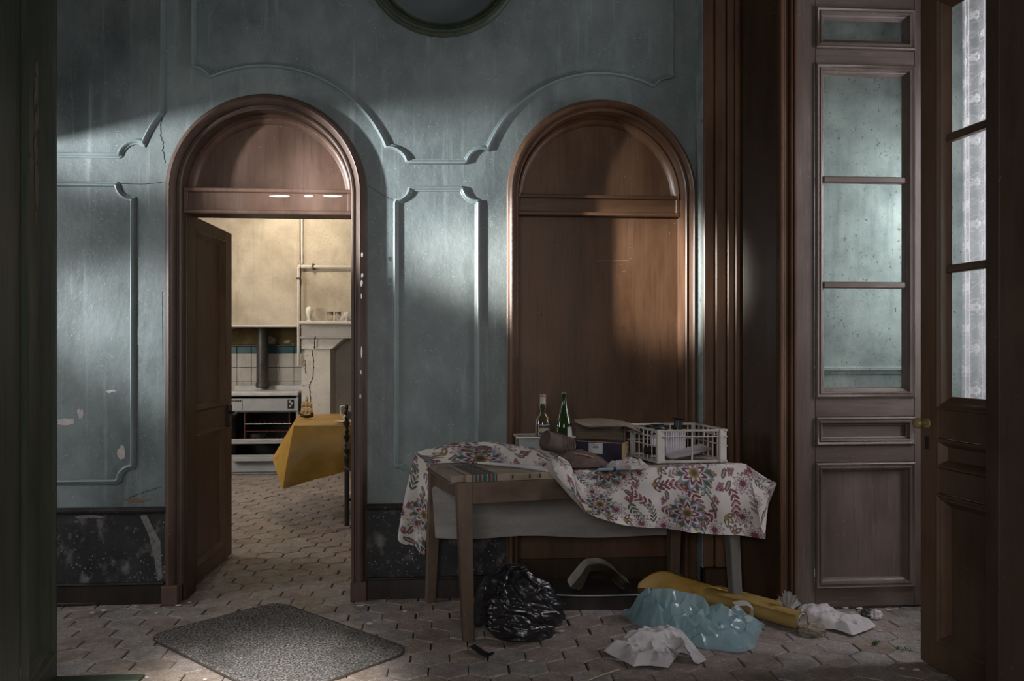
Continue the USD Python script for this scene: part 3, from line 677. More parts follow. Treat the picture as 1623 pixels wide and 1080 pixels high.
part(tr3, 'backing', D_.box(wx(1236, 300, YD), wx(1262, 300, YD), 0, ZC, -.10, -.035), 'groove_black')

# ---- door 3: glazed leaf right of the arches
door3 = thing('door_3', 'tall grey-brown panelled door with three glass panes and a small top light', kind='structure')
def dx(px): return wx(px, 500, YD)
def dz(px, py): return wz(px, py, YD)
uL, u1_, u2_, uR = dx(1263), dx(1292), dx(1449), dx(1459)
zT = 3.34
stile(D_, uL, u1_, .012, zT, .045, 'wood_glazed', door3); stile(D_, u2_, uR + .04, .012, zT, .045, 'wood_glazed', door3)
def yz(py): return dz(1370, py)
rails = [(.012, yz(932)), (yz(733), yz(706)), (yz(661), yz(631)), (yz(103), yz(79)), (yz(14), zT)]
for (z0, z1) in rails: stile(D_, u1_, u2_, z0, z1, .045, 'wood_glazed_x', door3, 'rail')
bol = [(0, 0), (.002, .014), (.008, .018), (.014, .012), (.020, .010), (.024, .016), (.031, .014), (.037, -.002), (.044, -.006), (.052, -.020), (.058, -.022)]
sunk(door3, D_, u1_, u2_, yz(932), yz(733), 'wood_glazed', 'wood_glazed', prof=bol)
sunk(door3, D_, u1_, u2_, yz(706), yz(661), 'wood_glazed_x', 'wood_glazed_x', prof=bol[:-2] + [(.044, -.02)])
sunk(door3, D_, u1_, u2_, yz(79), yz(14), 'wood_glazed_x', prof=bol, glass_='glass_pane', name='top_light')
part(door3, 'pane_moulding', D_.sweep(rect(u1_, u2_, yz(631), yz(103)), bol, closed=True), 'wood_glazed')
zs = [yz(631) + .052, yz(452), yz(285), yz(103) - .052]
for k in range(3):
    part(door3, 'pane', D_.box(u1_ + .05, u2_ - .05, zs[k] + (.008 if k else 0), zs[k + 1] - (.008 if k < 2 else 0), -.028, -.024, .001), 'glass_pane')
for k in (1, 2): part(door3, 'muntin', D_.box(u1_ + .045, u2_ - .045, zs[k] - .017, zs[k] + .017, -.034, .0, .006), 'wood_glazed_x')
# room seen through its panes
sw = thing('wall_side_room', 'pale blotchy blue plaster wall with a low rail seen through the glazed door', kind='structure')
YS = 4.98
part(sw, 'plaster', box(1.52, XRR, YS, YS + .08, 0, ZC, .002), 'plaster_pale')
part(sw, 'rail', Fr((0, YS, 0), (1, 0, 0), (0, -1, 0)).sweep([(1.55, wz(1366, 588, YS)), (XRR, wz(1366, 588, YS))], [(-.022, 0), (-.02, .012), (-.006, .016), (.004, .028), (.018, .026), (.024, .008), (.026, 0)]), 'plaster_pale')
part(sw, 'side', box(1.52, 1.56, YW - .12, YS + .08, 0, ZC, .002), 'plaster_pale')

# ---- door 4: glazed leaf with lace, opened towards the viewer on the right
door4 = thing('door_4', 'dark brown glazed door leaf swung open at the right with a brass knob', kind='structure')
p0 = cw(1.772, 3.587); p1 = cw(1.772 + .169, 2.587)
R4 = leaf_frame(p0, p1, 1)
if np.dot(R4.en, [1, 0, 0]) > 0: R4.en = -R4.en
W4 = .72; H4 = 3.4
st = .115; gu = (st, W4 - .1)
stile(R4, 0, st, .012, H4, .045, 'wood_right', door4); stile(R4, W4 - .1, W4, .012, H4, .045, 'wood_right', door4)
zr = [(.012, .125), (.755, .86), (.985, 1.105), (2.83, H4)]
for (z0, z1) in zr: stile(R4, st, W4 - .1, z0, z1, .045, 'wood_right', door4, 'rail')
bol4 = [(0, 0), (.004, .012), (.010, .014), (.018, .006), (.026, .008), (.034, -.004), (.044, -.012), (.052, -.020), (.056, -.022)]
sunk(door4, R4, *gu, .125, .755, 'wood_right', 'wood_right', prof=bol4)
sunk(door4, R4, *gu, .86, .985, 'wood_right', 'wood_right', prof=[(0, 0), (.004, .010), (.012, .012), (.02, .004), (.03, -.01), (.036, -.02)])
part(door4, 'pane_moulding', R4.sweep(rect(gu[0], gu[1], 1.105, 2.83), bol4, closed=True), 'wood_right')
zs4 = [1.155, 1.69, 2.235, 2.78]
for k in range(3):
    part(door4, 'pane', R4.box(gu[0] + .05, gu[1] - .05, zs4[k] + (.008 if k else 0), zs4[k + 1] - (.008 if k < 2 else 0), -.030, -.026, .001), 'glass_pane')
for k in (1, 2): part(door4, 'muntin', R4.box(gu[0] + .045, gu[1] - .045, zs4[k] - .016, zs4[k] + .016, -.036, .0, .005), 'wood_right')
kz = 1.042
part(door4, 'knob', cat(lathe([(.0, .062), (.012, .060), (.021, .052), (.024, .044), (.020, .036), (.010, .030), (.008, .02), (.008, .004)], R4.pt(.045, kz, 0), 20, R4.en), lathe([(.0, .008), (.020, .007), (.022, 0)], R4.pt(.045, kz, 0), 20, R4.en)), 'brass', label='round brass knob')
part(door4, 'keyhole_plate', R4.box(.032, .058, .93, .985, 0, .003, .001), 'iron_black')
# ---- the green door leaf at the left and the brown frame at the right, both close to the viewer
door5 = thing('door_5', 'dark green panelled door leaf with peeling paint at the left edge', kind='structure')
g0 = cw(-1.876, 3.408); g1 = cw(-1.876 + .314, 2.408)
G5 = leaf_frame(g0, g1, 1)
if np.dot(G5.en, [1, 0, 0]) < 0: G5.en = -G5.en
W5 = .82; H5 = 3.7
stile(G5, 0, .10, .004, H5, .05, 'green_paint', door5); stile(G5, .56, W5, .004, H5, .05, 'green_paint', door5)
stile(G5, .10, .56, .004, .12, .05, 'green_paint', door5, 'rail')
part(door5, 'panel_moulding', G5.sweep(rect(.10, .56, .12, H5 + .3), [(0, 0), (.01, .016), (.03, .02), (.045, .008), (.06, .012), (.085, .0), (.11, -.02), (.125, -.024)], closed=True), 'green_paint')
part(door5, 'panel', G5.box(.21, .45, .21, H5, -.045, -.016, .003), 'green_paint')
rr = np.random.default_rng(77)
def gpatch(px, py, ru, rv, seed):
    # intersect the pixel ray with the panel face
    d = ray(px, py); O = np.array([0, 0, H]); q = G5.O + G5.en * -.0155
    t = np.dot(q - O, G5.en) / np.dot(d, G5.en); X = O + d * t
    u = np.dot(X - G5.O, G5.ex); z = X[2]
    part(door5, 'bare_patch', G5.poly(blob(u, z, ru, rv, seed, rough=.6), -.017, -.0145), 'primer_beige', smooth=False)
for k, (px, py, ru, rv) in enumerate(((58, 110, .022, .03), (57, 150, .035, .06), (58, 185, .026, .07), (57, 240, .03, .06), (48, 255, .02, .035), (57, 300, .035, .09), (41, 290, .03, .07), (43, 315, .02, .03), (56, 345, .012, .03))): gpatch(px, py, ru, rv, 300 + k)
fr_ = thing('trim_4', 'wide dark brown door frame board at the right edge', kind='structure')
b0 = cw(.5893 * 2.68, 2.68)
part(fr_, 'board', box(b0[0], b0[0] + .16, b0[1], b0[1] + .07, 0, ZC, .004), 'wood_frame')
part(fr_, 'board', box(b0[0] + .162, b0[0] + .62, b0[1] + .012, b0[1] + .07, 0, ZC, .004), 'wood_frame')
sl = thing('trim_5', 'dark floor bar along the bottom left corner', kind='structure')
s0 = onZ(10, 1079, .0); s1 = onZ(224, 1079, .0)
part(sl, 'bar', box(s0[0] - .3, s1[0], s0[1] - .07, s0[1] + .001, 0, .012, .003), 'green_paint')

# ---- shell of the hall and what is behind the camera
wl = thing('wall_left', 'blue plaster side wall of the hall with a tall window opening', kind='structure')
part(wl, 'plaster', Fr((XL, 0, 0), (0, 1, 0), (1, 0, 0)).poly(sbox(YB, 0, YW + .25, ZC).difference(sbox(2.55, 1.3, 3.65, 2.7)), -.12, 0), 'plaster_dim', smooth=False)
wn = thing('wall_behind', 'plain plaster wall behind the viewer', kind='structure')
part(wn, 'plaster', box(XL, XRR, YB - .1, YB, 0, ZC), 'plaster_dim')
wr = thing('wall_right', 'pale plaster wall beyond the lace curtain', kind='structure')
part(wr, 'plaster', box(XRR, XRR + .1, YB, 5.1, 0, ZC), 'kitchen_white')
cl = thing('ceiling', 'plain plaster ceiling of the hall', kind='structure')
part(cl, 'plaster', box(XL, XRR, YB, 5.1, ZC, ZC + .1), 'ceiling_plaster')

bm = thing('added_baffle_6', 'added unseen plaster bulkhead that shades the top of the back wall', kind='structure')
part(bm, 'plaster', box(-2.62, -2.46, 0.6, YW + .01, 2.40, ZC, .01), 'plaster_dim')  # added out of view to block window light from the upper wall

w2 = thing('window_2', 'plain casement window in the side wall of the hall', kind='structure')
Wl = Fr((XL, 0, 0), (0, 1, 0), (1, 0, 0))
for a_, b_, c_, d_ in ((2.55, 2.60, 1.3, 2.7), (3.60, 3.65, 1.3, 2.7), (2.55, 3.65, 1.3, 1.36), (2.55, 3.65, 2.64, 2.7)):
    part(w2, 'frame', Wl.box(a_, b_, c_, d_, -.1, .02), 'wood_casing')
wf = thing('wall_front_right', 'pale plaster wall beyond the glazed door at the right', kind='structure')
part(wf, 'plaster', box(dx(1459) + .05, XRR, YD + .005, YD + .06, 0, ZC, .002), 'plaster_pale')

# ================================================================== THE KITCHEN BEHIND DOOR 1
YK = 9.20                                             # front of hood, cooker and mantel
YT = 9.78                                             # tiled wall behind the cooker
K = Fr((0, YK, 0), (1, 0, 0), (0, -1, 0))
def kx(px, py=500, Y=YK): return float(onY(px, py, Y)[0])
def kz(px, py, Y=YK): return float(onY(px, py, Y)[2])
kx0, kx1 = -4.2, 1.0
xc = kx(476)                                          # corner between hood and mantel
wk = thing('wall_kitchen', 'stained kitchen wall with tiles behind the cooker under a plaster hood', kind='structure')
part(wk, 'hood', box(kx0, xc, YK, YK + .10, kz(420, 517), 3.3, .012), 'kitchen_plaster', smooth=False)
part(wk, 'hood_lip', box(kx0, xc, YK - .012, YK + .10, kz(420, 519), kz(420, 515), .008), 'kitchen_white')
part(wk, 'back_wall', box(kx0, kx1, YT, YT + .1, 0, 3.3), 'soot_wall', smooth=False)
t0 = kz(420, 549.5, YT); t1 = kz(420, 560.5, YT)
ts = (kx(444, 600, YT) - kx(421.5, 600, YT))          # tile pitch
xt0 = kx(376.5, 600, YT)
kr = np.random.default_rng(31)
part(wk, 'tile_cornice', box(kx0, xc + .1, YT - .03, YT, t0 + .002, t0 + .022, .004), 'metal_dark')
for i in range(-2, 6):
    x0_, x1_ = xt0 + i * ts, xt0 + (i + 1) * ts - .004
    part(wk, 'teal_tile', box(x0_, x1_, YT - .016, YT, t1 + .003, t0, .003), 'tile_teal')
    z = t1
    for r_ in range(4):
        part(wk, 'tile', box(x0_, x1_, YT - .012 + kr.normal(0, .0012), YT, z - ts + .004, z, .003), 'tile_white'); z -= ts
# mantel breast on the right
xp = kx(526)
zs0, zs1 = kz(515, 515), kz(515, 510)
part(wk, 'upper_wall', box(xc, kx1, YK + .02, YK + .12, zs1 - .02, 3.3), 'kitchen_plaster', smooth=False)
part(wk, 'mantel_frieze', box(xc + .01, kx1, YK - .03, YK + .1, kz(515, 535), zs0 + .005, .006), 'kitchen_white')
part(wk, 'mantel_band', box(xc + .006, kx1, YK - .05, YK + .1, kz(515, 537), kz(515, 533.5), .006), 'kitchen_white')
part(wk, 'corbel', cat(Fr((0, YK + .3, 0), (1, 0, 0), (0, -1, 0)).poly(Polygon([(xc + .012, kz(500, 553)), (kx(527), kz(500, 553)), (kx(545), kz(500, 537)), (xc + .012, kz(500, 537))]), 0, .325)), 'kitchen_white', smooth=False)
part(wk, 'pilaster', box(xc + .012, kx(524), YK - .005, YK + .4, 0, kz(500, 553.5), .006), 'kitchen_white')
part(wk, 'recess_wall', box(kx(524) - .05, kx1, YK + .38, YK + .45, 0, kz(500, 536), .004), 'kitchen_white')
mant = single('mantel_shelf', box(xc + .012, kx1, YK - .17, YK + .02, zs0, zs1, .008), 'kitchen_white', 'white painted mantel shelf holding jars in the kitchen', 'shelf')
def kcrack(pxs, w, Y):
    rr = np.random.default_rng(int(pxs[0][1])); pts = spline([(kx(a_, b_, Y), kz(a_, b_, Y)) for a_, b_ in pxs], 40)
    pts[1:-1, 0] += rr.normal(0, .0035, 38)
    part(wk, 'crack', Fr((0, Y, 0), (1, 0, 0), (0, -1, 0)).poly(LineString(pts).buffer(w / 2), -.002, .001), 'groove_black', smooth=False)
kcrack([(499, 534), (498.5, 553)], .006, YK - .052)
kcrack([(495, 556), (497, 575), (496, 598), (491, 612), (492, 632), (494, 652)], .009, YK - .006)
kcrack([(484, 571), (484, 592)], .006, YK - .006)
kcrack([(480, 611), (490, 610)], .005, YK - .006)
# pipes
pz = kz(500, 425)
pip = thing('water_pipe', 'thin painted pipe running down the kitchen corner beside the mantel', 'pipe', loc=(xc, YK - .04, pz))
part(pip, 'pipe_run', tube([(xc - .012, YK - .04, kz(477, 580)), (xc - .012, YK - .04, 1.5), (xc - .012, YK - .04, pz)], .016), 'kitchen_white')
part(pip, 'elbow', tube(spline([(xc - .012, YK - .04, pz - .012), (xc - .008, YK - .04, pz + .006), (xc + .012, YK - .04, pz + .012)], 10), .019), 'kitchen_white')
part(pip, 'clip', box(xc - .035, xc + .01, YK - .06, YK - .001, kz(477, 444), kz(477, 441), .003), 'metal_dark')
pi3 = thing('water_pipe', 'thin painted pipe running level above the kitchen mantel shelf', 'pipe', loc=(xc + .2, YK - .04, pz))
part(pi3, 'pipe_run', tube([(xc + .014, YK - .04, pz + .012), (xc + .4, YK - .04, pz + .012), (kx1 - .01, YK - .04, pz + .012)], .016), 'kitchen_white')
part(pi3, 'clip', box(kx(497) - .01, kx(497) + .01, YK - .06, YK + .019, pz - .02, pz + .045, .003), 'metal_dark')
pi2 = thing('gas_pipe', 'thin pale pipe running up the corner of the kitchen hood', 'pipe', loc=(xc + .02, YK - .02, kz(480, 425)))
part(pi2, 'pipe_run', tube([(xc + .02, YK - .0, pz + .05), (xc + .02, YK - .015, pz + .4), (xc + .022, YK - .015, 3.28)], .012), 'kitchen_white')
flue = thing('flue_pipe', 'dark round flue pipe rising behind the cooker into the hood', 'pipe', loc=(kx(416, 560, YT - .15), YT - .15, kz(416, 616, YT - .15)))
fx = kx(416, 560, YT - .15)
part(flue, 'pipe_run', lathe([(.001, .93), (.066, .93), (.066, 1.9), (.064, 1.91), (.064, 2.4), (.001, 2.4)], (fx, YT - .15, 0), 28), 'metal_dark')
part(flue, 'collar', lathe([(.064, .94), (.074, .945), (.074, .99), (.066, .995)], (fx, YT - .15, 0), 28), 'metal_dark')
# cooker
cx0, cx1 = kx(352), kx(473)
ck = thing('gas_cooker', 'white enamel kitchen range with its oven door missing and racks showing', 'cooker', loc=((cx0 + cx1) / 2, YK + .1, 0))
def cz(py): return kz(420, py)
part(ck, 'cabinet', cat(box(cx0, cx0 + .03, YK + .01, YT - .03, .03, cz(627)), box(cx1 - .03, cx1, YK + .01, YT - .03, .03, cz(627)), box(cx0, cx1, YT - .06, YT - .03, .03, cz(627)), box(cx0, cx1, YK + .01, YT - .03, .03, .07), box(cx0, cx1, YK + .02, YT - .03, cz(654), cz(650))), 'enamel_grey')
part(ck, 'hob_top', box(cx0 - .01, cx1 + .005, YK - .03, YT - .02, cz(628), cz(621), .014), 'enamel_white')
part(ck, 'lid', box(cx0, cx1, YT - .07, YT - .04, cz(622), cz(614), .006), 'enamel_white')
part(ck, 'control_panel', box(cx0, cx1, YK - .012, YK + .04, cz(652), cz(632), .006), 'enamel_grey', label='pale grey front panel')
part(ck, 'dial_plate', box(kx(456), kx(466.5), YK - .018, YK, cz(648), cz(633.5), .003), 'plastic_black')
part(ck, 'vent', cat(*[box(kx(368 + i * 2.6), kx(369.4 + i * 2.6), YK - .016, YK, cz(637), cz(634), .001) for i in range(7)]), 'plastic_black')
part(ck, 'panel_seam', box(kx(384.2), kx(384.9), YK - .0135, YK, cz(650), cz(633), .0005), 'iron_black')
part(ck, 'dial', cat(*[lathe([(.0, .02), (.012, .02), (.014, 0)], (kx(459 + dx_), YK - .018, cz(dy)), 12, (0, -1, 0)) for dx_, dy in ((1.5, 637), (4.5, 640), (2, 644))]), 'enamel_grey')
part(ck, 'oven_cavity', cat(box(cx0 + .03, cx1 - .03, YT - .12, YT - .06, .08, cz(655), .002)), 'oven_dark')
for q_ in (386, 457): part(ck, 'oven_lining', box(kx(q_), kx(q_ + 2), YK + .02, YT - .07, cz(700), cz(655)), 'oven_red')
for py in (673, 685, 699):
    part(ck, 'oven_rack', cat(box(kx(388), kx(462), YK - .01 + .03 * (py == 685), YK + .02 + .03 * (py == 685), cz(py), cz(py - 1.6), .004), *[bar((kx(390) + i * .055, YK + .02, cz(py)), (kx(390) + i * .055, YT - .1, cz(py)), .006, .006) for i in range(10)]), 'steel' if py != 685 else 'oven_red')
part(ck, 'oven_rail', box(cx0 + .03, kx(453), YK - .005, YK + .03, cz(704), cz(696), .006), 'enamel_grey')
part(ck, 'pot_shelf', cat(lathe([(.0, 0), (.11, 0), (.12, .05), (.115, .05), (.1, .006)], (kx(400), YK + .2, cz(696)), 20), ), 'metal_dark')
part(ck, 'drawer', box(kx(368), kx(455), YK - .05, YK + .2, cz(731), cz(724), .006), 'enamel_grey')
part(ck, 'plinth', box(cx0, cx1 - .02, YK + .03, YK + .08, .0, cz(722), .006), 'enamel_grey')
# things on the mantel
def on_shelf(px): return np.array([kx(px, 505, YK - .09), YK - .09, zs1])
c = on_shelf(490); sc = (zs1 - kz(490, 487.5, YK - .09)) / -.16
vs = thing('vase', 'white bulb-shaped vase at the left end of the mantel shelf', 'vase', loc=c)
part(vs, 'body', lathe([(0, 0), (.024, 0), (.026, .012), (.016, .02), (.018, .03), (.026, .06), (.037, .10), (.038, .125), (.030, .148), (.018, .158), (0, .160)], c, 24), 'ceramic_white')
part(vs, 'neck_ring', lathe([(.0165, .016), (.021, .02), (.0165, .026)], c, 24), 'steel')
for i, px in enumerate((523.5, 535.5)):
    c = on_shelf(px)
    jr = thing('glass_jar', ['straight glass jar with a teal and red band, near the middle of the mantel', 'glass jar with teal and red band holding a spoon, beside crumpled paper on the mantel'][i], 'jar', loc=c, group='jars on the mantel shelf')
    part(jr, 'glass', lathe([(0, .002), (.030, .002), (.032, .006), (.032, .10), (.029, .10), (.029, .008), (0, .006)], c, 24), 'glass_clear')
    part(jr, 'teal_band', lathe([(.0323, .082), (.033, .083), (.033, .098), (.0323, .10)], c, 24), 'band_teal')
    part(jr, 'red_band', lathe([(.0323, .066), (.0328, .067), (.0328, .080), (.0323, .081)], c, 24), 'band_red')
    if i == 1: part(jr, 'spoon', bar(c + (-.01, 0, .01), c + (.025, .0, .135), .008, .004, w2=.014), 'ceramic_white')
def crumple_ball(c, rx, ry, rz, seed, sub=3, amp=.5, sc=4.0):
    m = trimesh.creation.icosphere(subdivisions=sub); v = np.array(m.vertices)
    k = 1 + amp * (ridge(v, sc * .5, 3, seed) - .6)
    v = v * k[:, None] * [rx, ry, rz]; v[:, 2] = np.maximum(v[:, 2], -rz * .55); v[:, 2] -= v[:, 2].min()
    return v + c, np.array(m.faces)
c = on_shelf(550); single('crumpled_paper', crumple_ball(c, .07, .05, .06, 4), 'paper_grey', 'crumpled pale paper on the mantel beside the right jar', 'paper', smooth=False)

# table under the yellow cloth
kt = .75
A = onZ(466, 675, kt); B = onZ(473, 657, kt)
dir_l = (B - A); dir_l[2] = 0
rightv = np.array([1.0, 0, 0]) * 1.05
TA, TB, TC, TD = A, B, B + rightv, A + rightv            # front-left, back-left, back-right, front-right
ktab = thing('kitchen_table', 'dark wooden kitchen table under the yellow oilcloth', 'table', loc=(A[0] + .5, A[1] + .6, 0))
def quad_prism(pts, z0, z1):
    P_ = np.array([[p[0], p[1], z0] for p in pts] + [[p[0], p[1], z1] for p in pts])
    return P_, tri([[0, 3, 2, 1], [4, 5, 6, 7], [0, 1, 5, 4], [1, 2, 6, 5], [2, 3, 7, 6], [3, 0, 4, 7]])
part(ktab, 'tabletop', quad_prism([TA + (.02, .02, 0), TD + (-.02, .02, 0), TC + (-.02, -.02, 0), TB + (.02, -.02, 0)], kt - .035, kt - .006), 'wood_kitchen', smooth=False)
f1 = onZ(477, 812, 0)
for (px_, tx, ty) in ((0, f1[0], f1[1]), (1, TB[0] + .08, TB[1] - .08), (2, TC[0] - .08, TC[1] - .08), (3, f1[0] + .9, f1[1])):
    part(ktab, 'leg', bar((tx, ty, kt - .035), (tx, ty, 0), .062, .062, w2=.042, h2=.042), 'wood_kitchen')
ins = [TA + (.07, .07, 0), TD + (-.07, .07, 0), TC + (-.07, -.07, 0), TB + (.07, -.07, 0)]
for i in range(4):
    p, q = ins[i].copy(), ins[(i + 1) % 4].copy(); p[2] = q[2] = kt - .085
    part(ktab, 'apron', bar(p, q, .02, .09), 'wood_kitchen')
# yellow cloth: top, front hang, left hang
yc = thing('yellow_tablecloth', 'mustard yellow oilcloth hanging in a point over the kitchen table', 'tablecloth', loc=A)
def lerp(a_, b_, t): return a_ + (b_ - a_) * t
nu, nv = 50, 22
top = np.zeros((nu, nv, 3))
for i, u in enumerate(np.linspace(0, 1, nu)):
    for j, v_ in enumerate(np.linspace(0, 1, nv)):
        top[i, j] = lerp(lerp(TA, TD, u), lerp(TB, TC, u), v_)
top[..., 2] = kt + .0 + .006 * (fb(top.reshape(-1, 3), 6, 3, 3)).reshape(nu, nv)
tip_l = atD(432, 727, np.dot(A + .35 * dir_l, [ST, CT, 0]) - .1); tip_b = atD(449, 775, np.dot(A, [ST, CT, 0]) - .05); hem_r = atD(552, 746, np.dot(A, [ST, CT, 0]) + .06)
hem_r2 = hem_r + rightv * .65; hem_r2[2] = hem_r[2] + .12
front = np.zeros((nu, nv, 3))
for i, u in enumerate(np.linspace(0, 1, nu)):
    a_ = lerp(TA, TD, u)
    px_u = np.linalg.norm((hem_r - tip_b)[:2]); s_ = u * 1.05 / max(px_u, .01)
    b_ = lerp(tip_b, hem_r, min(s_, 1)) if s_ <= 1 else lerp(hem_r, hem_r2, min((s_ - 1) * px_u / .65, 1))
    for j, v_ in enumerate(np.linspace(0, 1, nv)):
        q = lerp(a_, b_, v_)
        q = q + np.array([0, -1, 0]) * (.03 * math.sin(PI * v_) + .025 * v_ * math.sin(u * 17 + 1) * v_)
        q[2] += .012 * math.sin(PI * v_ ** .4) * 0
        front[i, j] = q
side = np.zeros((18, nv, 3))
for i, u in enumerate(np.linspace(0, 1, 18)):
    a_ = lerp(TA, TB, u * .9); b_ = lerp(tip_b, tip_l, u)
    for j, v_ in enumerate(np.linspace(0, 1, nv)):
        side[i, j] = lerp(a_, b_, v_) + (front[0, j] - lerp(TA, tip_b, v_)) + np.array([-1, -.3, 0]) * .03 * math.sin(PI * v_) * math.sin(PI * u)
part(yc, 'top_sheet', grid(top), 'oilcloth_yellow', smooth=True)
part(yc, 'front_drop', grid(front), 'oilcloth_yellow', smooth=True)
part(yc, 'corner_drop', grid(side), 'oilcloth_yellow', smooth=True)
# model sailing ship
sp = atD(486.5, 659, np.dot(lerp(TA, TB, .55), [ST, CT, 0])); sp[2] = kt + .005
u_ = 1.15 / F * np.dot(sp, [ST, CT, 0])                      # metres per pixel there
ship = thing('model_ship', 'small brown model sailing ship on the yellow tablecloth', 'ornament', loc=sp)
hv = []
for i, t in enumerate(np.linspace(-1, 1, 15)):
    w_ = .022 * (1 - abs(t) ** 2.2) + .003; sheer = .030 + .014 * t * t + (.012 if t > .6 else 0)
    ring = [(w_ * math.sin(a_), -.026 * math.cos(a_) * (1 - .4 * t * t) + .026 if a_ < PI / 2 else sheer) for a_ in np.linspace(0, PI / 2, 6)]
    ring = [(0, .002 + .012 * t * t)] + [(w_ * k, .002 + .012 * t * t + (sheer - .002 - .012 * t * t) * k ** 1.7) for k in (.4, .7, .9, 1.0)]
    full = [(-a_, b_) for a_, b_ in ring[:0:-1]] + ring
    hv.append([sp + (t * 9 * u_, a_, b_) for a_, b_ in full])
part(ship, 'hull', grid(np.array(hv)), 'ship_hull')
part(ship, 'deck', box(sp[0] - 7.5 * u_, sp[0] + 7.5 * u_, sp[1] - .016, sp[1] + .016, sp[2] + .026, sp[2] + .030, .001), 'ship_mast')
for k, (mx, mh) in enumerate(((-5, 24), (0, 31), (5, 26))):
    m0 = sp + (mx * u_, 0, .028); part(ship, 'mast', tube([m0, m0 + (0, 0, mh * u_ - .028)], .0022, 6), 'ship_mast')
    zz = .04
    for q_, (sw_, sh_) in enumerate(((3.4, 9), (2.8, 8), (2.0, 6))):
        if zz + sh_ * u_ > mh * u_: break
        Pn = np.array([[[m0[0] + sx * sw_ * u_ * (1 - .15 * tt), m0[1] - .012 * math.sin(PI * tt) * (1 - .4 * abs(sx)) - .004, sp[2] + zz + tt * sh_ * u_ * .92] for tt in np.linspace(0, 1, 6)] for sx in np.linspace(-1, 1, 7)])
        part(ship, 'sail', cat(grid(Pn), grid(Pn + (0, .002, 0))), 'ship_sail', smooth=True); zz += sh_ * u_
part(ship, 'bowsprit', tube([sp + (-8 * u_, 0, .045), sp + (-11.5 * u_, 0, .065)], .002, 6), 'ship_mast')
# pitcher and saucer
pc = atD(549, 662, np.dot(lerp(TA, TD, .5), [ST, CT, 0]) + .35); pc[2] = kt + .006
uu = np.dot(pc, [ST, CT, 0]) / F
pit = thing('pitcher', 'white china pitcher with a looped handle on the yellow tablecloth', 'pitcher', loc=pc)
part(pit, 'body', lathe([(0, 0), (6 * uu, 0), (7.5 * uu, 4 * uu), (8 * uu, 9 * uu), (6.2 * uu, 15 * uu), (5 * uu, 19 * uu), (5.8 * uu, 23 * uu), (5.4 * uu, 23 * uu), (4.6 * uu, 19 * uu), (5.8 * uu, 14 * uu), (7.4 * uu, 8 * uu), (0, 2 * uu)], pc + (4 * uu, 0, 0), 26), 'ceramic_white')
hp = [(-1.5, 21), (-5, 24), (-9, 22), (-9.5, 16), (-7, 9), (-3, 5)]
part(pit, 'handle', tube(spline([pc + (a_ * uu, 0, b_ * uu) for a_, b_ in hp], 22), .0065, 8), 'ceramic_white')
sa = atD(544, 664, np.dot(lerp(TA, TD, .5), [ST, CT, 0]) + .12); sa[2] = kt + .006
single('saucer', lathe([(0, .004), (.04, .004), (.075, .014), (.076, .017), (.04, .008), (0, .007)], sa, 28), 'ceramic_white', 'white saucer on the yellow tablecloth in front of the pitcher', 'saucer')
# turned chair, mostly behind the door jamb
cb = atD(549.5, 700, np.dot(A, [ST, CT, 0]) - .28)
ch = thing('turned_chair', 'dark chair with turned back posts drawn up to the kitchen table', 'chair', loc=(cb[0] + .2, cb[1], 0))
ztop = atD(549.5, 640, np.dot(cb, [ST, CT, 0]))[2]
prof = [(.001, 0), (.018, .0), (.018, .44), (.022, .45), (.014, .47), (.02, .50), (.02, ztop - .40)]
z = ztop - .40
for k in range(3):
    prof += [(.013, z + .01), (.024, z + .03), (.024, z + .05), (.013, z + .065), (.019, z + .085), (.013, z + .10)]; z += .105
prof += [(.022, z + .005), (.024, z + .02), (.010, z + .035), (.016, z + .05), (.012, z + .07), (.001, z + .08)]
ce, cn = np.array([.64, -.77, 0]), np.array([.77, .64, 0])
cq = lambda a_, b_, z: (cb[0] + ce[0] * a_ + cn[0] * b_, cb[1] + ce[1] * a_ + cn[1] * b_, z)
for a_ in (0, .38): part(ch, 'back_post', lathe(prof, cq(a_, 0, 0), 16), 'wood_chair')
for zz in (.62, .86): part(ch, 'back_rail', bar(cq(0, 0, zz), cq(.38, 0, zz), .022, .05), 'wood_chair')
part(ch, 'seat', hbox(cq(.19, .17, .442), .21, .19, .012, ce, cn, (0, 0, 1), .006), 'wood_chair')
for a_ in (.0, .38): part(ch, 'front_leg', lathe([(.001, 0), (.014, 0), (.018, .1), (.014, .2), (.02, .3), (.018, .43)], cq(a_, .34, 0), 14), 'wood_chair')
for a_ in (.0, .38): part(ch, 'stretcher', tube([cq(a_, 0, .2), cq(a_, .34, .2)], .011), 'wood_chair')
# kitchen shell
wkl = thing('wall_kitchen_left', 'plain plaster kitchen side wall with a window', kind='structure')
part(wkl, 'plaster', Fr((kx0, 0, 0), (0, 1, 0), (1, 0, 0)).poly(sbox(4.82, 0, YT, 3.3).difference(sbox(5.7, 1.2, 7.4, 2.8)), -.1, 0), 'kitchen_plaster', smooth=False)
wkr = thing('wall_kitchen_right', 'plain plaster kitchen side wall', kind='structure')
part(wkr, 'plaster', box(kx1, kx1 + .1, 4.82, YT, 0, 3.3), 'kitchen_plaster')
kc = thing('ceiling_kitchen', 'plain plaster kitchen ceiling', kind='structure')
part(kc, 'plaster', box(kx0, kx1, 4.82, YT, 3.3, 3.4), 'kitchen_plaster')

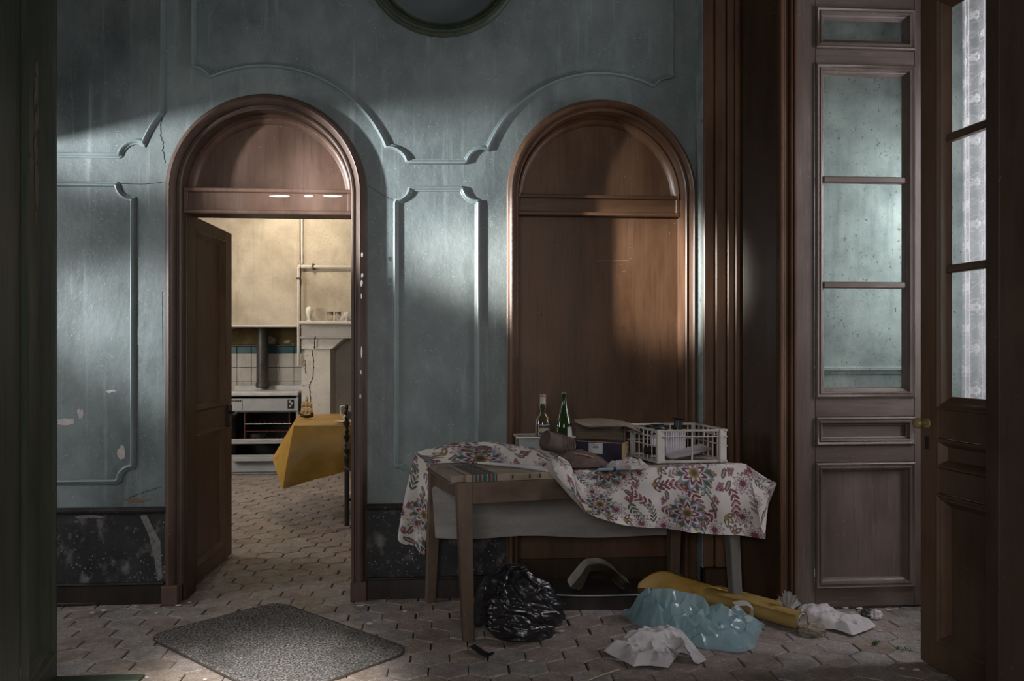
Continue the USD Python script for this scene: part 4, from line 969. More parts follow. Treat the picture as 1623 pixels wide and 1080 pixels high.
# ================================================================== THE HALL TABLE AND WHAT LIES ON IT
def proj(p):
    p = np.asarray(p, float)
    X = p[..., 0] * CT - p[..., 1] * ST; Z = p[..., 0] * ST + p[..., 1] * CT
    return CX + F * X / Z, HY - F * (p[..., 2] - H) / Z, Z
def depth(p): return p[0] * ST + p[1] * CT
ZT = .757
TFL, TBL, TFR, TBR = onZ(715, 755, ZT), onZ(682, 736, ZT), onZ(1180, 737, ZT), cw(.935, 4.565, ZT)
def edge(u): return lerp(TFL, TFR, u)
def u_at(px):
    us = np.linspace(0, 1, 400); xs = proj(TFL + us[:, None] * (TFR - TFL))[0]
    return float(np.interp(px, xs, us))
fd = (TFR - TFL); fd = fd / np.linalg.norm(fd); fn = np.array([fd[1], -fd[0], 0])
if fn[1] > 0: fn = -fn
bk = (TBL - TFL); bk = bk / np.linalg.norm(bk)            # direction of the left end, going back
tab = thing('wooden_table', 'old wooden kitchen table with splayed square legs, half covered by a floral cloth', 'table', loc=((TFL[0] + TFR[0]) / 2, (TFL[1] + TBL[1]) / 2, 0))
part(tab, 'tabletop', quad_prism([TFL, TFR, TBR, TBL], ZT - .030, ZT), 'wood_top', smooth=False)
part(tab, 'end_batten', bar(TFL + (.006, .004, -.035) , TBL + (.004, -.004, -.035), .03, .012), 'wood_table')
feet = [onZ(742, 1016), onZ(682, 954), cw(.2715 * 4.31, 4.31), cw(.1945 * 4.54, 4.54)]
tops = [atD(734, 770, 3.925), atD(690, 757, 4.37), lerp(TFR, TFL, .045) + bk * .04, TBR + (-.045, -.04, 0)]
for i in range(4):
    t = tops[i].copy(); t[2] = ZT - .032
    part(tab, 'leg', bar(t, feet[i], .072, .072, up=fd, w2=.052, h2=.052, bev=.005), 'wood_grey' if i == 2 else 'wood_table')
def apron(a_, b_, z0, z1, m='wood_table_x'):
    p, q = a_.copy(), b_.copy(); p[2] = q[2] = (z0 + z1) / 2
    part(tab, 'apron', bar(p, q, .022, z1 - z0), m)
apron(tops[0] + fd * .03, tops[2] - fd * .03, ZT - .135, ZT - .032)
apron(tops[0] + bk * .03, tops[1] - bk * .02, ZT - .115, ZT - .032, 'wood_table')
apron(tops[1] + fd * .03, tops[3] - fd * .03, ZT - .13, ZT - .032)
apron(tops[2] + bk * .03, tops[3] - bk * .03, ZT - .13, ZT - .032, 'wood_table')
# striped oilcloth tacked over the bare end
def top_pt(u, w, z=0.0):
    return lerp(edge(u), lerp(TBL, TBR, u), w) + (0, 0, z)
def strip_cover(u0, u1, w1, lift, drop):
    """a sheet on the table top that folds down over the front edge"""
    P_ = []
    for u in np.linspace(u0, u1, 12):
        col = [edge(u) + fn * (.003 + lift) + (0, 0, -drop), edge(u) + fn * (.004 + lift) + (0, 0, -.006), edge(u) + fn * .002 + (0, 0, lift), top_pt(u, .06, lift), top_pt(u, w1 * .5, lift), top_pt(u, w1, lift)]
        P_.append(col)
    return grid(np.array(P_))
uA = u_at(738)
part(tab, 'oilcloth_cover', strip_cover(uA, .46, .8, .0022, .031), 'oilcloth_plain')
for i, (p0, p1, m) in enumerate(((748, 750.3, 'm'), (752, 756.7, 't'), (758.5, 763, 'm'), (765, 771, 't'), (773.7, 778, 'm'), (779.6, 784, 't'), (785.4, 787.6, 'm'))):
    part(tab, 'stripe', strip_cover(u_at(p0), u_at(p1), .8, .0030, .030), 'stripe_maroon' if m == 'm' else 'stripe_teal')
for px in (812, 839, 855): part(tab, 'tack', hbox(edge(u_at(px)) + fn * .008 + (0, 0, -.014), .004, .003, .010, ex=fd, ey=fn), 'debris_dark')

# ---- floral print
NAVY, WHITE, MAR, GRN, OCH, MAU, BLU, PNK = (np.array(c_) for c_ in ((.05, .05, .09), (.56, .52, .50), (.155, .040, .070), (.075, .095, .070), (.28, .185, .06), (.24, .175, .205), (.18, .215, .265), (.36, .21, .24)))
def floral(U, V, seed=2, density=1.0):
    rng = np.random.default_rng(seed)
    C = np.tile(np.array([.565, .525, .50]), (U.size, 1))
    U = U.ravel(); V = V.ravel()
    u0, u1, v0, v1 = U.min() - .05, U.max() + .05, V.min() - .05, V.max() + .05
    mots = []
    step = .098 / density
    for a_ in range(int((u1 - u0) / step) + 2):
        for b_ in range(int((v1 - v0) / (step * .8)) + 2):
            x = u0 + (a_ + .5 * (b_ % 2)) * step + rng.normal(0, .012); y = v0 + b_ * step * .8 + rng.normal(0, .010)
            k = int(rng.choice([1, 2, 3, 4, 5, 6, 7, 1, 5, 3, 2])) if not (a_ % 5 == 2 and b_ % 3 == 1) else 0
            mots.append((k, x, y, rng.uniform(0, 2 * PI), rng.uniform(.85, 1.15), rng.integers(0, 3)))
    for (k, x, y, th, s, q) in sorted(mots, key=lambda m: -m[0]):
        near = np.nonzero((np.abs(U - x) < .13) & (np.abs(V - y) < .13))[0]
        if not len(near): continue
        dx_, dy_ = U[near] - x, V[near] - y
        c_, s_ = math.cos(th), math.sin(th)
        lx, ly = (dx_ * c_ + dy_ * s_) / s, (-dx_ * s_ + dy_ * c_) / s
        r = np.hypot(lx, ly); an = np.arctan2(ly, lx)
        def put(mask, col): C[near[mask]] = col
        def star(n, R_, lo, ph=0.0):
            t = np.abs(((an + ph) * n / (2 * PI)) % 1 - .5) * 2
            return R_ * (lo + (1 - lo) * t ** .8)
        if k == 0:                                    # large pointed flower
            put(r < star(8, .104, .12, PI / 8), GRN); put((r < star(8, .104, .12, PI / 8)) & (r > .085), OCH)
            f = star(8, .098, .45); put(r < f, BLU); put(r < f * .80, WHITE); put(r < f * .68, MAR); put(r < f * .46, WHITE * .9); put(r < .026, OCH); put(r < .016, GRN); put(r < .007, MAR)
        elif k in (3, 6):                              # mauve daisy
            f = star(10, .055 if k == 3 else .042, .55); put(r < f, MAU if q else MAR); put(r < f * .84, WHITE * .95); put(r < f * .62, MAU); put(r < f * .45, WHITE * .9); put(r < .015, MAR); put((r < .020) & (np.sin(an * 10) > .4) & (r > .01), MAR)
        elif k in (1, 4):                              # curved sprig of paired leaves
            yy = ly - 3.0 * lx * lx * (1 if q else -1); put((np.abs(yy) < .0016) & (np.abs(lx) < .06), GRN)
            col = (GRN, MAR, MAU)[q]
            for xk in np.linspace(-.05, .055, 5):
                for sg in (-1, 1):
                    ax_, ay_ = lx - xk - .008, yy - sg * .011
                    p_ = ax_ * .77 + sg * ay_ * .64; o_ = -ax_ * .64 * sg + ay_ * .77
                    put(((p_ - .004) / .0185) ** 2 + (o_ / .0066) ** 2 < 1, col); put(((p_ - .004) / .011) ** 2 + (o_ / .0022) ** 2 < 1, PNK if q == 1 else WHITE * .8) if xk > .0 else None
        elif k in (2, 7):                              # grape-like cluster and leaf
            for i_ in range(10):
                bx, by = .012 * (i_ % 4) - .02 + .006 * (i_ // 4), .0125 * (i_ // 4) - .012
                rr_ = np.hypot(lx - bx, ly - by); put(rr_ < .0068, MAR); put(rr_ < .0036, PNK)
            p_ = (lx - .03) / .03; o_ = (ly - .028) / (.013 * np.sqrt(np.clip(1.05 - p_ ** 2, 0, 1)) + 1e-6); put((np.abs(p_) < 1) & (np.abs(o_) < 1), GRN); put((np.abs(p_) < .7) & (np.abs(o_) < .35), PNK)
        else:                                          # paisley leaves in a spray
            for a2 in (-.8, 0.0, .8):
                ca, sa_ = math.cos(a2), math.sin(a2)
                p_ = (lx * ca + ly * sa_ - .030) / .027; o_ = (-lx * sa_ + ly * ca) / .0125
                e = p_ ** 2 + (o_ * (1 + .5 * p_)) ** 2; put(e < 1, GRN); put(e < .55, MAR if q else OCH); put(e < .22, WHITE * .9)
            put((r < .012), OCH)
    C *= (1 + .05 * rng.normal(0, 1, (U.size, 1)))
    return np.clip(C, .01, 1)
cloth = thing('floral_tablecloth', 'cream tablecloth printed with maroon and blue flowers, pushed askew over the hall table', 'tablecloth', loc=tuple(lerp(TFL, TBR, .5)))
def sheet(name, fn_pt, nu, nv, lu, lv, mat='floral_print', uoff=0.0, voff=0.0, density=1.0, seed=2, thick=True):
    us, vs = np.linspace(0, 1, nu), np.linspace(0, 1, nv)
    P_ = np.array([[fn_pt(u, v) for v in vs] for u in us])
    UU, VV = np.meshgrid(us * lu + uoff, vs * lv + voff, indexing='ij')
    v_, f_ = grid(P_)
    part(cloth, name, (v_, f_), mat, smooth=True, col=floral(UU, VV, seed, density) if mat == 'floral_print' else None)
    return P_
# top sheet
uc = u_at(868)
def f_top(u, w):
    p = top_pt(lerp(uc, 1.0, u), lerp(-.012, .97, w))
    p[2] = ZT + .006 + .005 * math.sin(u * 9 + w * 4) * math.sin(PI * min(w * 3, 1)) - (.006 if w < .03 else 0)
    return p
sheet('top_sheet', f_top, 200, 80, 1.05, .45, voff=-.45)
# front drop
hem = np.array([(903, 747), (905, 765), (910, 786), (917, 802), (930, 813), (946, 821), (988, 832), (1047, 839.5), (1121, 846.5), (1205, 852)], float)
Du = lambda u: depth(edge(u))
def f_front(s, v):
    pxt = 903 + (1184 - 903) * s; pxh = 903 + (1205 - 903) * s
    u = u_at(pxt); a_ = edge(u) + fn * .012 + (0, 0, .006)
    D = Du(u) - .045 - .02 * math.sin(s * 5)
    b_ = atD(pxh, float(np.interp(pxh, hem[:, 0], hem[:, 1])), D)
    q = lerp(a_, b_, v)
    q = q + fn * (.022 * math.sin(PI * min(v * 1.2, 1)) + v * .024 * math.sin(s * 17 + 2.5 * v) + .010 * v * math.sin(s * 31 + 1.3) + .014 * v * math.sin(s * 7 + 1.0) + .010 * math.exp(-((v - .22) / .09) ** 2) * (1 - s) + .012 * max(0, s - .86) / .14 * v)
    return q
_uc = {}
_orig_u_at = u_at
def u_at(px):
    k = round(px, 3)
    if k not in _uc: _uc[k] = _orig_u_at(px)
    return _uc[k]
FP = sheet('front_drop', f_front, 330, 130, 1.0, .36)
tipP = atD(1231, 766, depth(TFR) - .02)
rb = [atD(1205, 852, Du(1.0) - .05), atD(1209, 826, Du(1.0) - .01), atD(1215, 800, Du(1.0) + .01), tipP - (0, 0, .004)]
def f_right(t, v):
    a_ = lerp(FP[-1, 0], tipP, t) + (0, 0, -.006 * math.sin(PI * t))
    x = t * 3; i = min(int(x), 2); b_ = lerp(rb[i], rb[i + 1], x - i)
    j = int(round(v * 129))
    q = lerp(a_, b_, v) + (FP[-1, j] - lerp(FP[-1, 0], rb[0], v)) * (1 - t)
    return q + np.array([.5, -.85, 0]) * .014 * math.sin(PI * v) * math.sin(PI * t)
sheet('corner_drop', f_right, 60, 130, .17, .36, uoff=1.0)
# turned-back flap where the cloth starts
fl = spline([atD(862, 739, 3.99), atD(884, 765, 3.95), atD(905, 789, 3.94), atD(928, 813, 3.945)], 40)
frr = spline([atD(886, 723, 4.02), atD(905, 738, 3.99), atD(914, 778, 3.955), atD(930, 813, 3.95)], 40)
mid = spline([atD(874, 729, 4.00), atD(878, 745, 3.93), atD(900, 775, 3.92), atD(929, 813, 3.945)], 40)
part(cloth, 'turned_flap', grid(np.stack([fl, lerp(fl, mid, .5) + fn * .008, mid], 0)), 'paper_grey', smooth=True, label='grey reverse side of the cloth turned outwards')
us_ = np.linspace(0, 1, 60); sv = np.linspace(0, 1, 20)
m2 = spline(mid, 60); r2_ = spline(frr, 60)
Pq = np.array([[lerp(m2[i], r2_[i], t) + fn * .014 * math.sin(PI * t) for t in sv] for i in range(60)])
Uq, Vq = np.meshgrid(us_ * .3, sv * .1, indexing='ij')
part(cloth, 'turned_flap', grid(Pq), 'floral_print', smooth=True, col=floral(Uq, Vq, 9, .8))
# heap at the left end
low = [onZ(688, 735, ZT + .004), onZ(720, 734, ZT + .004), onZ(745, 735, ZT + .004), onZ(770, 733, ZT + .006), onZ(795, 734, ZT + .010), onZ(830, 740, ZT + .012), onZ(860, 743, ZT + .01), onZ(884, 744, ZT + .01)]
hi = [atD(660, 717, 4.40), atD(690, 709, 4.40), atD(727, 702, 4.41), atD(768, 700, 4.42), atD(800, 703, 4.36), atD(828, 708, 4.24), atD(850, 711, 4.20), atD(880, 722, 4.17)]
lo_, hi_ = spline(low, 150), spline(hi, 150)
def f_heap(s, v):
    i = int(round(s * 149)); q = lerp(lo_[i], hi_[i], v)
    q = q + (0, 0, .030 * math.sin(PI * v) * (.35 + .65 * s) * (1 if s < .85 else (1 - s) / .15) + .010 * math.sin(s * 21 + v * 6) * math.sin(PI * v))
    if s > .45: q = q + np.array([0, 0, 1]) * .02 * math.sin(PI * v) * float(ridge(np.array([s * 6, v * 2.2, 0.3]), 1.0, 3, 8) - .6) * min(1, (s - .45) * 5) * 1.6
    return q
sheet('bunched_end', f_heap, 150, 64, .55, .26, seed=5)
bkp = spline([h_ + (0, .02, -.11) for h_ in hi], 40); hi40 = spline(hi, 40)
part(cloth, 'bunched_end', grid(np.stack([hi40, (hi40 + bkp) / 2 + (0, .012, .02), bkp], 0)), 'cloth_back', smooth=True)
# left hang
lt = [atD(658, 718, 4.41), atD(668, 727, 4.40), atD(690, 736, 4.36)]
lb = [atD(630, 853, 4.44), atD(640, 862, 4.45), atD(656, 868, 4.46), atD(674, 881, 4.47)]
lt_, lb_ = spline(lt, 60), spline(lb, 60)
def f_left(s, v):
    i = int(round(s * 59)); q = lerp(lt_[i], lb_[i], v)
    return q + np.array([-.6, -.8, 0]) * (.012 * math.sin(PI * v) + .012 * v * math.sin(s * 9))
sheet('left_drop', f_left, 60, 170, .16, .48, seed=5)
part(cloth, 'rolled_hem', tube(spline([onZ(757, 734, ZT + .012), onZ(800, 737, ZT + .013), onZ(840, 741, ZT + .013), onZ(868, 745, ZT + .012)], 16), np.linspace(.006, .013, 16), 10), 'cloth_white', label='white rolled edge of the cloth')
# back drop seen under the apron
def f_back(s, v):
    a_ = lerp(TBL, TBR, s) + fn * -.004; b_ = atD(690 + 372 * s, 853 - 3 * s + 2 * math.sin(s * 11), depth(a_) - .005)
    return lerp(a_, b_, v) + fn * .008 * v * math.sin(s * 14)
us, vs_ = np.linspace(0, 1, 50), np.linspace(0, 1, 20)
part(cloth, 'back_drop', grid(np.array([[f_back(u, v) for v in vs_] for u in us])), 'cloth_back', smooth=True, label='greyish reverse of the cloth hanging behind the table')

# ---- things standing on the table
def dish_shell(P_): return grid(P_)
mpp = lambda D: D / F
# brown round tray behind the bunched cloth
c = atD(770, 706, 4.46); single('round_lid', lathe([(0, .012), (.05, .010), (.085, -.002), (.088, -.010), (.08, -.012), (0, -.004)], c, 30), 'pot_felt', 'dark round lid just showing behind the bunched end of the floral cloth', 'lid')
# tub with two bottles
D0 = 4.40
tx0, tx1 = atD(820, 700, 4.30)[0], atD(909, 700, 4.30)[0]
ty0, ty1 = 4.255, 4.43
tub = thing('plastic_tub', 'grey plastic tub with a pale rim at the back of the table', 'tub', loc=((tx0 + tx1) / 2, (ty0 + ty1) / 2, ZT + .01))
zr_ = atD(830, 692, 4.30)[2]
zb_ = ZT + .012
for nm, bx in (('side', (tx0, tx1, ty0, ty0 + .004)), ('side', (tx0, tx1, ty1 - .004, ty1)), ('side', (tx0, tx0 + .004, ty0, ty1)), ('side', (tx1 - .004, tx1, ty0, ty1))):
    part(tub, nm, box(*bx, zb_, zr_ - .004, .001), 'tray_grey')
part(tub, 'base', box(tx0, tx1, ty0, ty1, zb_, zb_ + .004, .001), 'tray_grey')
rimf = Fr(((tx0 + tx1) / 2, (ty0 + ty1) / 2, zr_), (1, 0, 0), (0, 0, 1), (0, 1, 0))
part(tub, 'rim', rimf.sweep(rect(-(tx1 - tx0) / 2, (tx1 - tx0) / 2, -(ty1 - ty0) / 2, (ty1 - ty0) / 2), [(.004, -.006), (.004, 0), (-.009, 0), (-.010, -.006)], closed=True), 'tray_rim')
def bottle(name, label, px, D, prof_px, mat, extras):
    c = atD(px, 700, D); c[2] = zb_ + .006
    k = D / F
    zt = lambda py: 1.35 - (py - HY) * k - c[2]
    b_ = thing(name, label, 'bottle', loc=c)
    out = [(0, .012), (prof_px[0][0] * k * .6, .008), (prof_px[0][0] * k * .75, 0), (prof_px[0][0] * k * .97, .002), (prof_px[0][0] * k, .01)]
    pr = spline([(r * k, zt(py) if py else .012) for r, py in prof_px], 46)
    part(b_, 'glass', lathe(out + [tuple(p) for p in pr] + [(pr[-1][0] * .7, pr[-1][1]), (pr[-1][0] * .62, pr[-1][1] - .01), (pr[-1][0] * .62, pr[-1][1] - .05)], c, 36), mat)
    return b_, c, k, zt
b1, c, k, zt = bottle('liquor_bottle', 'amber glass liquor bottle with cork and navy edged label', 860.5, D0, [(13, None), (13.2, 700), (13.2, 675), (12.2, 667), (8.5, 660), (5.2, 655), (5.0, 651), (5.9, 645), (5.4, 640), (4.9, 638), (4.9, 632)], 'bottle_amber', None)
part(b1, 'cork', lathe([(0, zt(625)), (4.6 * k, zt(625)), (5 * k, zt(626)), (5 * k, zt(629.4)), (0, zt(629.6))], c, 24), 'cork')
part(b1, 'foil', lathe([(4.7 * k, zt(629.6)), (4.95 * k, zt(630)), (5.0 * k, zt(637)), (5.3 * k, zt(638)), (5.2 * k, zt(640)), (4.9 * k, zt(640.5))], c, 24), 'foil_silver')
def curved_label(r, a0, a1, z0, z1, n=14):
    a_ = np.radians(np.linspace(a0, a1, n)); return np.array([[[c[0] + r * math.cos(t), c[1] + r * math.sin(t), c[2] + z] for z in (z0, z1)] for t in a_])
lb1 = part(b1, 'label', grid(curved_label(13.5 * k, 232, 318, zt(689), zt(672.5))), 'label_white')
part(b1, 'label_border', grid(curved_label(13.6 * k, 235, 316, zt(688.2), zt(673.2))), 'label_navy')
part(b1, 'label_field', grid(curved_label(13.7 * k, 239, 312, zt(684.5), zt(677.5))), 'label_tan')
b2, c, k, zt = bottle('wine_bottle', 'open dark green wine bottle beside the corked liquor bottle', 894, D0 - .02, [(14.2, None), (14.2, 690), (14, 678), (12.6, 669), (9.5, 658), (6.6, 648), (4.9, 640), (4.3, 632), (4.1, 627), (4.6, 626), (4.6, 624), (4.2, 623)], 'bottle_green', None)
part(b2, 'label', grid(curved_label(14.5 * k, 285, 322, zt(692), zt(676))), 'label_white')
# stack of felt pots lying on its side
mo = atD(864, 698, 4.13); en_ = atD(913, 711, 4.22)
ax_ = en_ - mo; Lp = np.linalg.norm(ax_); ax_ /= Lp
pots = thing('pot_stack', 'stack of brown pulp plant pots lying on its side', 'plant pots', loc=(mo + en_) / 2 - (0, 0, .05))
r0 = .049
part(pots, 'pot', lathe([(r0 * .2, .07), (r0 * .86, .02), (r0 * .95, .0), (r0 * 1.0, -.002), (r0 * 1.0, .004), (r0 * .97, .09), (r0 * .96, .10)], mo, 32, ax_), 'pot_felt')
for q_ in range(6):
    h0 = .080 + q_ * .014; rq = r0 * (1.0 - .03 * q_)
    part(pots, 'pot', lathe([(rq * .90, h0 - .004), (rq * 1.05, h0), (rq * 1.07, h0 + .005), (rq * 1.03, h0 + .008), (rq * .92, h0 + .010), (rq * .88, h0 + .016), (rq * (.6 if q_ < 5 else .05), h0 + .035)], mo, 32, ax_), 'pot_felt')
# flattened leathery pouch
c = cw((921 - CX) / F * 4.15, 4.15, ZT + .008)
m = trimesh.creation.icosphere(subdivisions=4); v = np.array(m.vertices)
v[:, 2] = np.where(v[:, 2] < 0, v[:, 2] * .15, v[:, 2]); hgt = .075
v2 = v * [.135, .075, hgt]; v2[:, 2] *= 1 - .25 * np.clip(v[:, 0], -1, 1); v2 += (v * .01) * (fb(v, 2.2, 3, 4) * 3)[:, None]
v2[:, 2] -= v2[:, 2].min()
pou = thing('pouch', 'flattened dusty brown pouch in front of the pot stack', 'pouch', loc=c)
part(pou, 'body', (v2 + c, np.array(m.faces)), 'pot_felt', smooth=True)
part(pou, 'seam', tube(spline([c + (-.04, -.05, hgt * 1.02), c + (.0, -.055, hgt * .97), (c + (.055, -.05, hgt * .74))], 16), .003, 6), 'cork')
# cardboard box with raised flap
bx0, bx1 = atD(908, 690, 4.36)[0], atD(1000, 690, 4.36)[0]
by0, by1 = 4.42, 4.485
zc1 = atD(940, 676, 4.33)[2]
cbx = thing('cardboard_box', 'open cardboard box with a sagging top flap behind the purple carton', 'box', loc=((bx0 + bx1) / 2, (by0 + by1) / 2, ZT + .008))
part(cbx, 'wall', box(bx0, bx1, by1 - .005, by1, ZT + .012, zc1 + .008, .001), 'paper_dark'); part(cbx, 'wall', box(bx0, bx0 + .005, by0 + .02, by1, ZT + .012, zc1 - .03, .001), 'cardboard')  # back wall in a darker stock: shade under the flap put into its colour
part(cbx, 'wall', box(bx1 - .005, bx1, by0 + .02, by1, ZT + .012, zc1 - .02, .001), 'cardboard'); part(cbx, 'base', box(bx0, bx1, by0 + .02, by1, ZT + .012, ZT + .016, .001), 'cardboard')
Ff = [(908, 665.5), (948, 663), (978, 666), (1008, 674)], [(912, 670), (935, 676.5), (985, 675.5), (1017, 687)]
bk_, ft_ = spline([atD(x_, y_, 4.50) for x_, y_ in Ff[0]], 20), spline([atD(x_, y_, 4.33) for x_, y_ in Ff[1]], 20)
Pf = np.array([[lerp(bk_[i], ft_[i], t) + (0, 0, .004 * math.sin(PI * t)) for t in np.linspace(0, 1, 6)] for i in range(20)])
v_, f_ = grid(Pf); part(cbx, 'flap', cat((v_, f_), grid(Pf - (0, 0, .004))), 'cardboard', smooth=True)
# purple carton
q_fr, q_fl, q_bk = onZ(986, 742, ZT + .008), None, None
cA = cw((985 - CX) / F * 4.25, 4.25); cB = cw((913 - CX) / F * 4.37, 4.37); cE = cA
e1 = cB - cA; L1 = np.linalg.norm(e1); e1 /= L1; e2 = np.array([e1[1], -e1[0], 0]); e2 = e2 if e2[1] > 0 else -e2
L2 = .100
zA0, zA1 = ZT + .012, atD(985, 702, 4.25)[2]
cc = cA + e1 * L1 / 2 + e2 * L2 / 2
crt = thing('carton', 'dark purple carton with white sticker and gold end flap', 'box', loc=(cc[0], cc[1], zA0))
part(crt, 'body', hbox((cc[0], cc[1], (zA0 + zA1) / 2), L1 / 2, L2 / 2, (zA1 - zA0) / 2, e1, e2, (0, 0, 1), .003), 'carton_purple')
part(crt, 'end_flap', hbox(cc * [1, 1, 0] - e1 * (L1 / 2 + .0015) + (0, 0, (zA0 + zA1) / 2), .0015, L2 / 2 - .001, (zA1 - zA0) / 2 - .001, e1, e2, (0, 0, 1), .0005), 'carton_gold', label='gold end flap')
part(crt, 'edge_strip', hbox(cA + e1 * L1 / 2 - e2 * .0012 + (0, 0, zA1 - .003), L1 / 2 - .004, .001, .003, e1, e2, (0, 0, 1), .0003), 'carton_gold')
stk = part(crt, 'sticker', hbox(cA + e1 * L1 * .56 - e2 * .0008 + (0, 0, zA1 - .036), .040, .0006, .028, e1 + np.array([0, 0, .0]), e2, (0, 0, 1), .0002), 'label_white', label='white sticker')
for j in range(4): part(stk, 'print_line', hbox(cA + e1 * L1 * .56 - e2 * .0017 + (0, 0, zA1 - .018 - j * .007), .018 - .004 * (j % 2), .0003, .0012, e1, e2, (0, 0, 1), .0001), 'ink')
sf = hbox(cc * [1, 1, 0] - e1 * (L1 / 2 + .0034) + e2 * .03 + (0, 0, (zA0 + zA1) / 2 + .012), .0005, .013, .017, e1, e2, (0, 0, 1), .0001)
st2 = part(crt, 'sticker', sf, 'label_white', label='small white sticker on the gold end')
for j in range(5): part(st2, 'print_line', hbox(cc * [1, 1, 0] - e1 * (L1 / 2 + .0042) + e2 * (.022 + .004 * j) + (0, 0, (zA0 + zA1) / 2 + .014), .0003, .0010 if j % 2 else .0005, .009, e1, e2, (0, 0, 1), .0001), 'ink')
# crumpled rags in front of the carton
def mound(pxs, z0, h, seed, n=64, rings=22, fold=1.0, sc=9.0, edge_h=.004, pw=2.4):
    """crumpled sheet over a star-shaped outline given on the plane z0"""
    P_ = np.array([onZ(a_, b_, z0) for a_, b_ in pxs]); c = P_.mean(0)
    d = np.r_[0, np.cumsum(np.linalg.norm(np.diff(np.vstack([P_, P_[:1]]), axis=0), axis=1))]
    t = np.linspace(0, d[-1], n, endpoint=False); cl_ = np.vstack([P_, P_[:1]])
    out = np.stack([np.interp(t, d, cl_[:, k]) for k in range(3)], 1)
    rs = np.linspace(0.02, 1, rings)
    G = c + (out[None] - c) * rs[:, None, None]
    r_ = rs[:, None]
    ff = ridge(G.reshape(-1, 3) * [1, 1, 0], sc, 3, seed).reshape(rings, n)
    big = meshkit.noise(G.reshape(-1, 3) * [1, 1, 0] * sc * .45 + 9, seed).reshape(rings, n)
    G[..., 2] = z0 + edge_h + h * (1 - r_ ** pw) * (.35 + .65 * big) + fold * h * .75 * np.clip(ff - .45, 0, 1) * np.minimum(1, (1 - r_) * 4 + .18)
    return grid(G.transpose(1, 0, 2)[:, ::1], wrap_u=True)
single('crumpled_rag', mound([(960, 744), (966, 741), (985, 739), (1008, 738), (1030, 741), (1026, 745), (1000, 748)], ZT + .010, .058, 5, n=120, rings=40, fold=1.5, sc=15, pw=1.3), 'paper_grey', 'crumpled pale rag against the front of the purple carton', 'rag', smooth=True)
# blue marker
p = onZ(968, 744, ZT + .016)
mk_ = thing('marker_pen', 'pale blue marker pen lying on the cloth at the table edge', 'pen', loc=p)
part(mk_, 'barrel', tube([p - fd * .065, p - fd * .064, p + fd * .03], [.004, .0075, .0075], 12), 'pen_blue'); part(mk_, 'cap', tube([p + fd * .031, p + fd * .06, p + fd * .064], [.0085, .0085, .006], 12), 'pen_blue'); part(mk_, 'print_band', tube([p + fd * .012, p + fd * .026], [.0078, .0078], 12), 'ink')
# plastic crate
k1 = cw((1040 - CX) / F * 4.27, 4.27); k2 = cw((1152 - CX) / F * 4.31, 4.31)
ce1 = k2 - k1; LC = np.linalg.norm(ce1); ce1 /= LC
ce2 = np.array([-ce1[1], ce1[0], 0]); ce2 = ce2 * .92 + np.array([-.42, 0, 0]) * .92; DC = .245
zk0 = ZT + .014; hk = .172
crate = thing('plastic_crate', 'beige openwork plastic crate full of odds and ends on the floral cloth', 'crate', loc=(k1[0] + .1, k1[1] + .1, zk0))
def kp(a_, b_, z): return k1 + ce1 * a_ + ce2 * b_ + np.array([0, 0, zk0 + z + .06 * b_])
ce2n = ce2 / np.linalg.norm(ce2)
def kbar(p, q, w, h, name='slat'): part(crate, name, bar(kp(*p), kp(*q), w, h, up=(0, 0, 1) if abs(p[2] - q[2]) < .02 else ce2n, bev=.002), 'crate_plastic')
part(crate, 'base', quad_prism([kp(0, 0, 0), kp(LC, 0, 0), kp(LC, DC, 0), kp(0, DC, 0)], 0, 1), 'crate_plastic') if False else None
vb = np.array([kp(a_, b_, z) for z in (0, .006) for a_, b_ in ((0, 0), (LC, 0), (LC, DC), (0, DC))])
part(crate, 'base', (vb, tri([[0, 3, 2, 1], [4, 5, 6, 7], [0, 1, 5, 4], [1, 2, 6, 5], [2, 3, 7, 6], [3, 0, 4, 7]])), 'crate_plastic', smooth=False)
for a_, b_, wv in ((.012, .004, .05), (LC - .014, .004, .045), (LC - .01, DC - .01, .02), (.01, DC - .01, .02)):
    kbar((a_ + (.012 if a_ < .1 else -.006), b_, .0), (a_ + (.012 if a_ < .1 else -.006), b_, hk), wv, .016, 'corner_post')
for zz, hh in ((hk - .005, .012), (hk - .038, .009), (.006, .014)):
    kbar((0, 0, zz), (LC, 0, zz), .010, hh, 'front_rail'); kbar((0, 0, zz), (0, DC, zz), .010, hh, 'side_rail'); kbar((LC, 0, zz), (LC, DC, zz), .010, hh, 'side_rail'); kbar((0, DC, zz), (LC, DC, zz), .010, hh, 'back_rail')
kbar((0, 0, hk * .5), (0, DC, hk * .5), .007, .007, 'side_rail'); kbar((LC, 0, hk * .5), (LC, DC, hk * .5), .007, .007, 'side_rail'); kbar((0, DC, hk * .5), (LC, DC, hk * .5), .007, .007, 'back_rail')
for a_ in (.19,): kbar((a_, 0, .0), (a_, 0, hk - .03), .008, .010, 'front_slat')
for a_ in (.065, .13, .19, .255, .31): kbar((a_, 0, hk - .036), (a_, 0, hk), .006, .006, 'front_slat')
for b_ in np.linspace(.035, DC - .03, 6): kbar((0, b_, 0), (0, b_, hk), .006, .008, 'side_slat'); kbar((LC, b_, 0), (LC, b_, hk), .006, .008, 'side_slat')
for a_ in np.linspace(.04, LC - .04, 7): kbar((a_, DC, 0), (a_, DC, hk), .006, .008, 'back_slat')
